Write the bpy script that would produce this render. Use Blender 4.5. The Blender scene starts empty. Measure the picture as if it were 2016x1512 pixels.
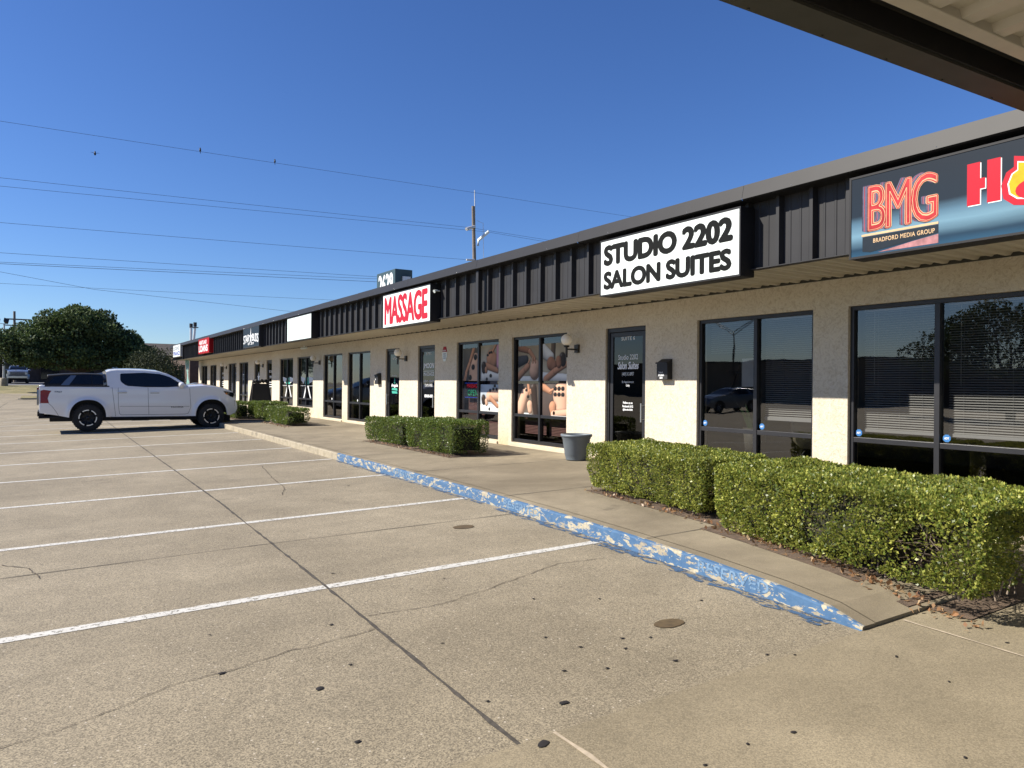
import bpy, bmesh, math, random
import numpy as np
from mathutils import Vector, Matrix

# ------------------------------------------------------------------ camera, light, exposure
scene = bpy.context.scene
EYE = 1.63
cd = bpy.data.cameras.new('camera'); cam = bpy.data.objects.new('camera', cd)
scene.collection.objects.link(cam)
_R = Vector((0.84501, -0.53469, 0.00802)); _F = Vector((0.53471, 0.84504, 0.00028))
_F.normalize(); _R = (_R - _R.dot(_F)*_F).normalized(); _U = _R.cross(_F)
cam.matrix_world = Matrix(((_R.x, _U.x, -_F.x, 0), (_R.y, _U.y, -_F.y, 0), (_R.z, _U.z, -_F.z, EYE), (0, 0, 0, 1)))
cd.sensor_width = 36; cd.lens = 1448.1/2016*36; cd.clip_start = 0.05; cd.clip_end = 3000
scene.camera = cam
TOSUN = Vector((-1.66, 0.80, 1.39)).normalized()
SUN_EL = math.asin(TOSUN.z); SUN_ROT = math.atan2(TOSUN.x, TOSUN.y)
w = bpy.data.worlds.new("World"); scene.world = w; w.use_nodes = True
nt = w.node_tree; bg = nt.nodes['Background']
sky = nt.nodes.new('ShaderNodeTexSky'); sky.sky_type = 'NISHITA'; sky.sun_disc = False
sky.sun_elevation = SUN_EL; sky.sun_rotation = SUN_ROT
sky.air_density = 1.0; sky.dust_density = 0.25; sky.ozone_density = 8.0; sky.altitude = 300
hs = nt.nodes.new('ShaderNodeHueSaturation'); hs.inputs['Saturation'].default_value = 1.09; hs.inputs['Hue'].default_value = 0.510
nt.links.new(sky.outputs[0], hs.inputs['Color']); nt.links.new(hs.outputs[0], bg.inputs[0]); bg.inputs[1].default_value = 0.078
sd = bpy.data.lights.new('sun', 'SUN'); sd.energy = 5.0; sd.angle = math.radians(0.5); sd.color = (1.0, 0.93, 0.82)
sun = bpy.data.objects.new('sun', sd); scene.collection.objects.link(sun)
sun.rotation_euler = (-TOSUN).to_track_quat('-Z', 'Y').to_euler(); sun.location = (-20, 11, 30)
scene.view_settings.view_transform = 'Standard'; scene.view_settings.look = 'None'
scene.view_settings.exposure = 0.84; scene.view_settings.gamma = 1.0
scene.cycles.use_denoising = True; scene.cycles.max_bounces = 8
scene.cycles.transparent_max_bounces = 12
random.seed(5); rng = np.random.default_rng(5)

# ------------------------------------------------------------------ materials
MATS = {}
def _new(name):
    m = bpy.data.materials.new(name); m.use_nodes = True; MATS[name] = m
    return m, m.node_tree, m.node_tree.nodes['Principled BSDF']
class N:
    """tiny node helper"""
    def __init__(s, nt): s.nt = nt
    def n(s, t, **k):
        o = s.nt.nodes.new(t)
        for a, b in k.items(): setattr(o, a, b)
        return o
    def l(s, a, b): s.nt.links.new(a, b)
    def pos(s, scale=(1, 1, 1)):
        g = s.n('ShaderNodeNewGeometry'); m = s.n('ShaderNodeVectorMath', operation='MULTIPLY')
        s.l(g.outputs['Position'], m.inputs[0]); m.inputs[1].default_value = scale
        return m.outputs[0]
    def noise(s, vec, scale, detail=3, rough=0.55, dist=0):
        o = s.n('ShaderNodeTexNoise'); s.l(vec, o.inputs['Vector']); o.inputs['Scale'].default_value = scale
        o.inputs['Detail'].default_value = detail; o.inputs['Roughness'].default_value = rough
        o.inputs['Distortion'].default_value = dist
        return o.outputs['Fac']
    def ramp(s, fac, a, b, ca=(0, 0, 0, 1), cb=(1, 1, 1, 1), interp='LINEAR'):
        o = s.n('ShaderNodeValToRGB'); s.l(fac, o.inputs[0]); e = o.color_ramp.elements
        o.color_ramp.interpolation = interp
        e[0].position = a; e[0].color = ca; e[1].position = b; e[1].color = cb
        return o.outputs[0]
    def mix(s, fac, a, b, mode='MIX'):
        o = s.n('ShaderNodeMix', data_type='RGBA', blend_type=mode)
        if isinstance(fac, (int, float)): o.inputs[0].default_value = fac
        else: s.l(fac, o.inputs[0])
        for i, v in ((6, a), (7, b)):
            if isinstance(v, tuple): o.inputs[i].default_value = (*v[:3], 1)
            else: s.l(v, o.inputs[i])
        return o.outputs[2]
    def math(s, op, a, b=0.0):
        o = s.n('ShaderNodeMath', operation=op)
        for i, v in ((0, a), (1, b)):
            if isinstance(v, (int, float)): o.inputs[i].default_value = v
            else: s.l(v, o.inputs[i])
        return o.outputs[0]
    def bump(s, h, strength, dist, to):
        o = s.n('ShaderNodeBump'); o.inputs['Strength'].default_value = strength; o.inputs['Distance'].default_value = dist
        s.l(h, o.inputs['Height']); s.l(o.outputs[0], to)

def plain(name, col, rough=0.6, metal=0.0, var=0.08, vs=6.0, coat=0.0, emis=0, bump=0, spec=0.5):
    m, nt, b = _new(name); h = N(nt)
    b.inputs['Roughness'].default_value = rough; b.inputs['Metallic'].default_value = metal
    if name.startswith('print') or 'sign' in name or 'film' in name or 'plastic' in name: spec = 0.12
    if name.startswith('charcoal') or 'trim' in name: spec = 0.22
    b.inputs['Specular IOR Level'].default_value = spec
    b.inputs['Coat Weight'].default_value = coat; b.inputs['Coat Roughness'].default_value = 0.04
    if var > 0:
        f = h.ramp(h.noise(h.pos(), vs, 4), 0.3, 0.7)
        c = h.mix(f, tuple(x*(1-var) for x in col), tuple(min(1, x*(1+var)) for x in col))
        h.l(c, b.inputs['Base Color'])
        if bump: h.bump(h.noise(h.pos(), vs*8, 3), bump, 0.01, b.inputs['Normal'])
    else: b.inputs['Base Color'].default_value = (*col, 1)
    if emis:
        b.inputs['Emission Color'].default_value = (*col, 1); b.inputs['Emission Strength'].default_value = emis
    return m

def mat_lot(name, c1, c2, speck=0.5, stains=True, bscale=1.0, dirt=0.55):
    m, nt, b = _new(name); h = N(nt); p = h.pos(); b.inputs['Roughness'].default_value = 0.85
    big = h.ramp(h.noise(p, 0.42, 7, 0.66, 0.4), 0.36, 0.64)
    col = h.mix(big, c1, c2)
    mid = h.ramp(h.noise(p, 2.6, 5, 0.65), 0.38, 0.68)
    col = h.mix(h.math('MULTIPLY', mid, 0.35), col, tuple(x*0.72 for x in c1))
    # exposed aggregate: light and dark grains
    v = h.n('ShaderNodeTexVoronoi'); h.l(p, v.inputs['Vector']); v.inputs['Scale'].default_value = 150
    wn = h.n('ShaderNodeTexWhiteNoise', noise_dimensions='3D'); h.l(v.outputs['Color'], wn.inputs['Vector'])
    g = h.ramp(wn.outputs['Value'], 0.0, 1.0, (1-speck, 1-speck, 1-speck, 1), (1+speck*0.62,)*3+(1,))
    col = h.mix(1.0, col, g, 'MULTIPLY')
    fine = h.ramp(h.noise(p, 210, 2, 0.6), 0.34, 0.66, (0.86, 0.86, 0.86, 1), (1.12, 1.11, 1.09, 1))
    col = h.mix(1.0, col, fine, 'MULTIPLY')
    if speck > 0.3:
        vd = h.n('ShaderNodeTexVoronoi'); h.l(p, vd.inputs['Vector']); vd.inputs['Scale'].default_value = 48
        wd_ = h.n('ShaderNodeTexWhiteNoise', noise_dimensions='3D'); h.l(vd.outputs['Color'], wd_.inputs['Vector'])
        dot = h.ramp(vd.outputs['Distance'], 0.22, 0.30, (1, 1, 1, 1), (0, 0, 0, 1))
        col = h.mix(h.math('MULTIPLY', h.math('MULTIPLY', dot, h.ramp(wd_.outputs['Value'], 0.80, 0.82)), 0.75), col, tuple(x*0.38 for x in c1))
        col = h.mix(h.math('MULTIPLY', h.math('MULTIPLY', dot, h.ramp(wd_.outputs['Value'], 0.035, 0.045, (1, 1, 1, 1), (0, 0, 0, 1))), 0.8), col, (0.55, 0.49, 0.40))
    if stains:
        d = h.ramp(h.noise(p, 0.9, 7, 0.7, 0.6), 0.6, 0.76)
        col = h.mix(h.math('MULTIPLY', d, dirt), col, tuple(x*0.5 for x in c1))
        ps = h.pos((0.12, 1.0, 1.0))
        tr = h.ramp(h.noise(ps, 1.3, 5, 0.6), 0.56, 0.8)
        col = h.mix(h.math('MULTIPLY', tr, 0.40), col, tuple(x*0.55 for x in c1))
    h.l(col, b.inputs['Base Color'])
    h.bump(h.noise(p, 120*bscale, 3, 0.7), 0.35, 0.004, b.inputs['Normal'])
    return m

LOT = mat_lot('exposed_aggregate_concrete', (0.232, 0.196, 0.134), (0.325, 0.278, 0.196), 0.50)
WALK = mat_lot('smooth_walk_concrete', (0.180, 0.148, 0.098), (0.315, 0.266, 0.184), 0.12, dirt=0.95)
APRON = mat_lot('brushed_apron_concrete', (0.215, 0.180, 0.118), (0.325, 0.275, 0.186), 0.28)

def mat_kerb(painted):
    m, nt, b = _new('peeling_blue_kerb_paint' if painted else 'old_kerb_concrete'); h = N(nt); p = h.pos()
    b.inputs['Roughness'].default_value = 0.8
    c = h.mix(h.ramp(h.noise(p, 9, 6, 0.7), 0.35, 0.7), (0.25, 0.215, 0.15), (0.38, 0.33, 0.24))
    dk = h.ramp(h.noise(p, 3.1, 5, 0.75), 0.54, 0.66)
    c = h.mix(h.math('MULTIPLY', dk, 0.75), c, (0.13, 0.115, 0.09))
    if painted:
        blue = h.mix(h.ramp(h.noise(p, 14, 4), 0.3, 0.7), (0.036, 0.094, 0.190), (0.060, 0.134, 0.245))
        cream = h.mix(h.ramp(h.noise(p, 30, 3), 0.3, 0.7), (0.30, 0.265, 0.19), (0.42, 0.38, 0.28))
        ps = h.pos((1, 0.42, 1.2))
        peel = h.noise(ps, 13.0, 9, 0.70, 0.5)
        c2 = h.mix(h.ramp(peel, 0.538, 0.550), blue, cream)
        c = h.mix(h.ramp(h.noise(ps, 4.6, 9, 0.72, 0.3), 0.565, 0.58), c2, c)
    h.l(c, b.inputs['Base Color']); h.bump(h.noise(p, 60, 4, 0.7), 0.5, 0.006, b.inputs['Normal'])
    return m
KERB_BLUE = mat_kerb(True); KERB = mat_kerb(False)

def mat_alpha_paint(name, c1, c2, thr, scale, rough=0.7, stretch=(1, 1, 1)):
    """worn paint whose missing flakes are real holes in the coat"""
    m, nt, b = _new(name); h = N(nt); p = h.pos(stretch); b.inputs['Roughness'].default_value = rough
    h.l(h.mix(h.noise(p, 12, 3), c1, c2), b.inputs['Base Color'])
    h.l(h.ramp(h.noise(p, scale, 8, 0.72), thr, thr+0.03, (1, 1, 1, 1), (0, 0, 0, 1)), b.inputs['Alpha'])
    return m
LINE = mat_alpha_paint('worn_white_line_paint', (0.47, 0.455, 0.41), (0.62, 0.61, 0.57), 0.555, 34)
BLUEGND = mat_alpha_paint('worn_blue_ground_paint', (0.034, 0.075, 0.145), (0.060, 0.115, 0.20), 0.48, 18, 0.8, (1, 0.45, 1))

def mat_stucco():
    m, nt, b = _new('cream_stucco'); h = N(nt); p = h.pos(); b.inputs['Roughness'].default_value = 0.92
    base = h.mix(h.ramp(h.noise(p, 0.8, 4), 0.3, 0.7), (0.560, 0.495, 0.385), (0.635, 0.575, 0.465))
    sw = h.ramp(h.noise(p, 11, 7, 0.72, 2.2), 0.47, 0.62)
    c = h.mix(h.math('MULTIPLY', sw, 0.55), base, (0.36, 0.285, 0.185))
    wt = h.ramp(h.noise(p, 23, 5, 0.7, 1.5), 0.52, 0.66)
    c = h.mix(h.math('MULTIPLY', wt, 0.35), c, (0.74, 0.70, 0.61))
    # rusty splash stains near the ground
    g = h.n('ShaderNodeNewGeometry'); sx = h.n('ShaderNodeSeparateXYZ'); h.l(g.outputs['Position'], sx.inputs[0])
    lo = h.ramp(sx.outputs['Z'], 0.35, 0.75, (1, 1, 1, 1), (0, 0, 0, 1))
    st = h.math('MULTIPLY', lo, h.ramp(h.noise(p, 2.2, 4), 0.45, 0.62))
    c = h.mix(h.math('MULTIPLY', st, 0.5), c, (0.50, 0.33, 0.13))
    h.l(c, b.inputs['Base Color'])
    hh = h.math('ADD', h.noise(p, 11, 7, 0.72, 2.2), h.math('MULTIPLY', h.noise(p, 90, 3, 0.7), 0.4))
    h.bump(hh, 0.8, 0.012, b.inputs['Normal'])
    return m
STUCCO = mat_stucco()

def mat_glass(name, tint, ior=1.8, haze=0.0):
    m, nt, b = _new(name); nt.nodes.remove(b); h = N(nt); out = nt.nodes['Material Output']
    tr = h.n('ShaderNodeBsdfTransparent'); tr.inputs[0].default_value = (*tint, 1)
    gl = h.n('ShaderNodeBsdfGlossy'); gl.inputs['Roughness'].default_value = 0.012
    gl.inputs['Color'].default_value = (1.0, 0.97, 0.93, 1)
    g = h.n('ShaderNodeNewGeometry'); dp = h.n('ShaderNodeVectorMath', operation='DOT_PRODUCT')
    h.l(g.outputs['Incoming'], dp.inputs[0]); h.l(g.outputs['Normal'], dp.inputs[1])
    f0 = ((ior-1)/(ior+1))**2*1.6
    sch = h.math('POWER', h.math('SUBTRACT', 1.0, h.math('ABSOLUTE', dp.outputs['Value'])), 5.0)
    fr = h.n('ShaderNodeMath', operation='MULTIPLY_ADD'); h.l(sch, fr.inputs[0]); fr.inputs[1].default_value = 1-f0; fr.inputs[2].default_value = f0
    wob = h.n('ShaderNodeBump'); wob.inputs['Strength'].default_value = 0.06; wob.inputs['Distance'].default_value = 0.02
    h.l(h.noise(h.pos(), 1.3, 2), wob.inputs['Height']); h.l(wob.outputs[0], gl.inputs['Normal'])
    mx = h.n('ShaderNodeMixShader'); h.l(fr.outputs[0], mx.inputs[0]); h.l(tr.outputs[0], mx.inputs[1]); h.l(gl.outputs[0], mx.inputs[2])
    h.l(mx.outputs[0], out.inputs['Surface'])
    return m
GLASS = mat_glass('tinted_shop_glass', (0.50, 0.52, 0.54), 1.62)
GLASSDK = mat_glass('dark_door_glass', (0.06, 0.065, 0.07), 1.45)
CARGLASS = plain('car_privacy_glass', (0.006, 0.007, 0.010), 0.05, 0, 0)

def mat_leaf(name, c1, c2, c3, trans=0.35, clump=2.2, rough=0.42):
    m, nt, b = _new(name); h = N(nt); out = nt.nodes['Material Output']
    g = h.n('ShaderNodeNewGeometry')
    c = h.ramp(g.outputs['Random Per Island'], 0.0, 1.0)
    r = nt.nodes.new('ShaderNodeValToRGB'); h.l(g.outputs['Random Per Island'], r.inputs[0])
    e = r.color_ramp.elements; e[0].color = (*c1, 1); e[1].color = (*c3, 1)
    k = e.new(0.55); k.color = (*c2, 1)
    pz = h.ramp(h.noise(h.pos(), clump, 3), 0.35, 0.65)
    col = h.mix(h.math('MULTIPLY', pz, 0.55), r.outputs[0], tuple(x*0.62 for x in c1))
    b.inputs['Roughness'].default_value = rough; h.l(col, b.inputs['Base Color'])
    t = h.n('ShaderNodeBsdfTranslucent'); h.l(h.mix(0.5, col, c3), t.inputs[0])
    mx = h.n('ShaderNodeMixShader'); mx.inputs[0].default_value = trans
    h.l(b.outputs[0], mx.inputs[1]); h.l(t.outputs[0], mx.inputs[2]); h.l(mx.outputs[0], out.inputs['Surface'])
    return m
LEAF_BOX = mat_leaf('boxwood_leaf', (0.040, 0.078, 0.011), (0.170, 0.220, 0.032), (0.62, 0.62, 0.14))
LEAF_BOX2 = mat_leaf('greener_boxwood_leaf', (0.055, 0.105, 0.015), (0.11, 0.175, 0.028), (0.25, 0.30, 0.07))
LEAF_OAK = mat_leaf('live_oak_leaf', (0.020, 0.040, 0.013), (0.052, 0.092, 0.026), (0.155, 0.215, 0.065), 0.15, 0.5, 0.8)
LEAF_BUSH = mat_leaf('dark_shrub_leaf', (0.018, 0.028, 0.009), (0.034, 0.050, 0.014), (0.065, 0.080, 0.022), 0.08, 1.0, 0.8)
TWIG = plain('woody_twig', (0.24, 0.19, 0.145), 0.9)
BARK = plain('tree_bark', (0.075, 0.055, 0.040), 0.95, bump=0.5)
CORE = plain('painted_shade_core', (0.020, 0.022, 0.010), 1.0)  # near-black colour standing in for the shade inside the hedges
SOIL = plain('dry_bed_soil', (0.115, 0.080, 0.055), 1.0, 0, 0.35, 14, bump=0.8)
LITTER = mat_leaf('dry_leaf_litter', (0.18, 0.09, 0.045), (0.33, 0.17, 0.08), (0.55, 0.42, 0.25), 0.2)
DARKLEAF = plain('black_leaf', (0.016, 0.013, 0.012), 0.8)
JOINT = plain('dirty_joint_sealant', (0.062, 0.054, 0.044), 0.95, 0, 0.4, 20)
CRACK = plain('hairline_crack_dirt', (0.075, 0.060, 0.045), 1.0, 0, 0.3, 20)
LJOINT = plain('pale_mortar_joint', (0.42, 0.35, 0.26), 0.95, 0, 0.2, 20)
STAIN = plain('oil_stain', (0.095, 0.066, 0.032), 0.75, 0, 0.25, 18)
FRAME = plain('bronze_window_frame', (0.030, 0.030, 0.033), 0.38, 0.35, 0.1)
FASCIA = plain('charcoal_ribbed_steel', (0.027, 0.027, 0.029), 0.5, 0.0, 0.12, 3)
CAP = plain('charcoal_cap_flashing', (0.018, 0.018, 0.0195), 0.5, 0.0, 0.10, 2.5)
SOFFIT = plain('beige_ribbed_soffit', (0.50, 0.46, 0.375), 0.55, 0, 0.06)
BEAMBG = plain('beige_canopy_steel', (0.47, 0.44, 0.37), 0.5, 0, 0.06)
DKTRIM = plain('dark_brown_trim', (0.050, 0.050, 0.043), 0.6, 0, 0.1)
BLACKM = plain('matt_black', (0.012, 0.012, 0.013), 0.6, 0, 0.1)
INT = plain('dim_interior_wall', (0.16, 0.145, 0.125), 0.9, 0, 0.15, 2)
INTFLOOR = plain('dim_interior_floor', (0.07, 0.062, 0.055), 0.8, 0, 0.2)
BLIND = plain('cream_blind_slat', (0.50, 0.47, 0.42), 0.5, 0, 0.03)
BLINDRED = plain('maroon_blind_slat', (0.30, 0.13, 0.10), 0.5, 0, 0.1)
FILM = plain('grey_window_film', (0.33, 0.32, 0.40), 0.5, 0, 0.15, 1.2)
FILMDK = plain('charcoal_window_film', (0.060, 0.062, 0.072), 0.4, 0, 0.15, 1.2)
WHITEP = plain('white_sign_face', (0.66, 0.71, 0.69), 0.35, 0, 0.02, 2)
WHITEOLD = plain('faded_blank_sign_face', (0.62, 0.70, 0.68), 0.4, 0, 0.05, 1.2)
SIGNTXT = plain('charcoal_sign_letters', (0.005, 0.006, 0.006), 0.9, 0, 0)
REDTXT = plain('red_sign_letters', (0.40, 0.014, 0.030), 0.45, 0, 0.04)
REDSIGN = plain('red_sign_face', (0.33, 0.008, 0.012), 0.4, 0, 0.05)
BLUETXT = plain('blue_sign_letters', (0.03, 0.05, 0.32), 0.5, 0, 0)
GREYTXT = plain('grey_sign_letters', (0.12, 0.14, 0.22), 0.5, 0, 0)
NAVY = plain('navy_sign_face', (0.016, 0.023, 0.032), 0.4, 0, 0.1)
DECAL = plain('white_vinyl_decal', (0.75, 0.77, 0.78), 0.5, 0, 0)
DECALGR = plain('teal_vinyl_decal', (0.05, 0.36, 0.27), 0.5, 0, 0)
TEALSIGN = plain('faded_teal_sign', (0.045, 0.075, 0.088), 0.5, 0, 0.12, 1)
GLOBE = plain('opal_glass_globe', (0.85, 0.80, 0.70), 0.25, 0, 0.05)
BRONZE = plain('dark_bronze', (0.045, 0.038, 0.030), 0.45, 0.5, 0.1)
PLANTER = plain('slate_blue_planter', (0.125, 0.150, 0.172), 0.55, 0, 0.1, 4)
STEEL = plain('brushed_steel', (0.62, 0.62, 0.60), 0.3, 0.9, 0.05)
GALV = plain('galvanised_steel', (0.50, 0.51, 0.52), 0.45, 0.3, 0.1)
WOODP = plain('weathered_pole_wood', (0.17, 0.145, 0.12), 0.95, 0, 0.25, 5)
WIRE = plain('black_cable', (0.02, 0.02, 0.025), 0.7, 0, 0)
SKIN4 = plain('print_warm_skin_tone', (0.385, 0.19, 0.115), 0.5, 0, 0.15, 7)
SKIN5 = plain('print_light_skin_tone', (0.51, 0.315, 0.22), 0.5, 0, 0.12, 7)
SKIN1 = plain('print_skin_tone', (0.36, 0.175, 0.10), 0.5, 0, 0.12, 5)
SKIN2 = plain('print_pale_skin_tone', (0.48, 0.29, 0.20), 0.5, 0, 0.12, 5)
SKIN3 = plain('print_deep_skin_tone', (0.15, 0.07, 0.04), 0.5, 0, 0.12, 5)
PWHITE = plain('print_white_towel', (0.66, 0.66, 0.63), 0.5, 0, 0.15, 4)
PGREY = plain('print_warm_grey', (0.11, 0.10, 0.08), 0.5, 0, 0.2, 4)
PBEIGE = plain('print_beige', (0.32, 0.27, 0.18), 0.5, 0, 0.1, 4)
PBLACK = plain('print_black', (0.015, 0.013, 0.012), 0.5, 0, 0)
PPINK = plain('print_pink', (0.48, 0.28, 0.36), 0.5, 0, 0.3, 12)
PAPER = plain('paper_notice', (0.60, 0.60, 0.58), 0.6, 0, 0.05)
STICKB = plain('blue_security_sticker', (0.04, 0.16, 0.40), 0.4, 0, 0.05)
NEONR = plain('red_neon_tube', (0.9, 0.03, 0.06), 0.5, 0, 0, emis=0.5)
NEONG = plain('green_neon_tube', (0.05, 0.8, 0.35), 0.5, 0, 0, emis=0.5)
NEONB = plain('blue_neon_tube', (0.04, 0.12, 0.9), 0.5, 0, 0, emis=0.35)
WPAINT = plain('white_truck_paint', (0.77, 0.775, 0.77), 0.28, 0, 0.0, coat=1.0)
SPAINT = plain('silver_blue_paint', (0.20, 0.23, 0.27), 0.3, 0.5, 0.0, coat=1.0)
GPAINT = plain('grey_metallic_paint', (0.16, 0.18, 0.205), 0.3, 0.5, 0.0, coat=1.0)
TYRE = plain('tyre_rubber', (0.018, 0.018, 0.018), 0.85, 0, 0.1)
RIMB = plain('black_alloy', (0.022, 0.022, 0.024), 0.35, 0.4, 0)
RIMS = plain('machined_alloy', (0.70, 0.70, 0.70), 0.3, 0.6, 0)
TRIM = plain('black_plastic_trim', (0.015, 0.015, 0.016), 0.6, 0, 0)
TAILR = plain('red_tail_lamp', (0.22, 0.004, 0.006), 0.25, 0, 0)
LAMPC = plain('clear_head_lamp', (0.42, 0.45, 0.48), 0.15, 0.3, 0, coat=1.0)
AMBER = plain('amber_reflector', (0.6, 0.2, 0.02), 0.3, 0, 0)
GRASS = mat_lot('dry_grass_ground', (0.155, 0.145, 0.050), (0.30, 0.25, 0.12), 0.4, False)
ROAD = mat_lot('grey_asphalt', (0.10, 0.105, 0.115), (0.15, 0.15, 0.16), 0.3, False)
FARG = mat_lot('far_dry_ground', (0.14, 0.13, 0.07), (0.20, 0.17, 0.11), 0.2, False)
BRICK = plain('brown_brick', (0.070, 0.045, 0.036), 0.9, 0, 0.25, 3)
SHINGLE = plain('brown_shingle', (0.105, 0.090, 0.078), 0.95, 0, 0.2, 3)
TANW = plain('tan_masonry', (0.26, 0.21, 0.155), 0.9, 0, 0.12)
PALEBL = plain('pale_blue_panel', (0.33, 0.43, 0.50), 0.6, 0, 0.08)
DARKWIN = plain('dark_window_glass', (0.012, 0.014, 0.018), 0.08, 0, 0)
ROOFM = plain('roof_membrane', (0.30, 0.29, 0.27), 0.9, 0, 0.1)
CURTB = plain('cream_plaster_base', (0.5, 0.44, 0.33), 0.9)
FLAGT = plain('teal_flag_cloth', (0.17, 0.33, 0.30), 0.8, 0, 0.35, 3)
FLAGW = plain('white_banner_cloth', (0.50, 0.50, 0.47), 0.8, 0, 0.1, 3)
REDD = plain('red_plant_leaf', (0.16, 0.04, 0.02), 0.6)
PLANTG = plain('snake_plant_leaf', (0.03, 0.07, 0.02), 0.45, 0, 0.4, 20)

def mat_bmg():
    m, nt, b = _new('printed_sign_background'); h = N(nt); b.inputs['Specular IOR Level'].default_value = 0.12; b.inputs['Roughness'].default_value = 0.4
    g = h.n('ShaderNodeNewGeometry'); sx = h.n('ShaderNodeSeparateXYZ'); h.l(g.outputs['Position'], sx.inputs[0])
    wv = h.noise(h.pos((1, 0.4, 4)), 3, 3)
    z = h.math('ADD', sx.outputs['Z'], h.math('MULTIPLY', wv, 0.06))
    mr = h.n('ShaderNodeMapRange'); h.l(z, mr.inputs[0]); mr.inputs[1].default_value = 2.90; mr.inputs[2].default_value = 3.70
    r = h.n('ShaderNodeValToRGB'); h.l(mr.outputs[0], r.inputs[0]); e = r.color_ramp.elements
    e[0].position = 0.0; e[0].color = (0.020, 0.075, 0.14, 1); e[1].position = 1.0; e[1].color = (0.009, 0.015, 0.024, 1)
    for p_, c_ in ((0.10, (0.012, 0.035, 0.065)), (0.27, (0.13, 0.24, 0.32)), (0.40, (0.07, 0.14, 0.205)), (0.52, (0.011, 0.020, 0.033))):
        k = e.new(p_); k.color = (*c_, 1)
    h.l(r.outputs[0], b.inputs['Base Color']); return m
BMGBG = mat_bmg()
BMGRED = plain('print_neon_red', (0.36, 0.030, 0.035), 0.4, 0, 0.3, 9)
BMGCRM = plain('print_neon_cream', (0.55, 0.38, 0.22), 0.4, 0, 0.1)
BMGSIDE = plain('print_deep_side', (0.05, 0.035, 0.06), 0.4, 0, 0.6, 25)
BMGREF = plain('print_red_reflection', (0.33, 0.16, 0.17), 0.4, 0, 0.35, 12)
FLAMER = plain('print_flame_red', (0.42, 0.015, 0.03), 0.4, 0, 0)
FLAMEY = plain('print_flame_yellow', (0.70, 0.34, 0.015), 0.4, 0, 0.2, 9)

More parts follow.
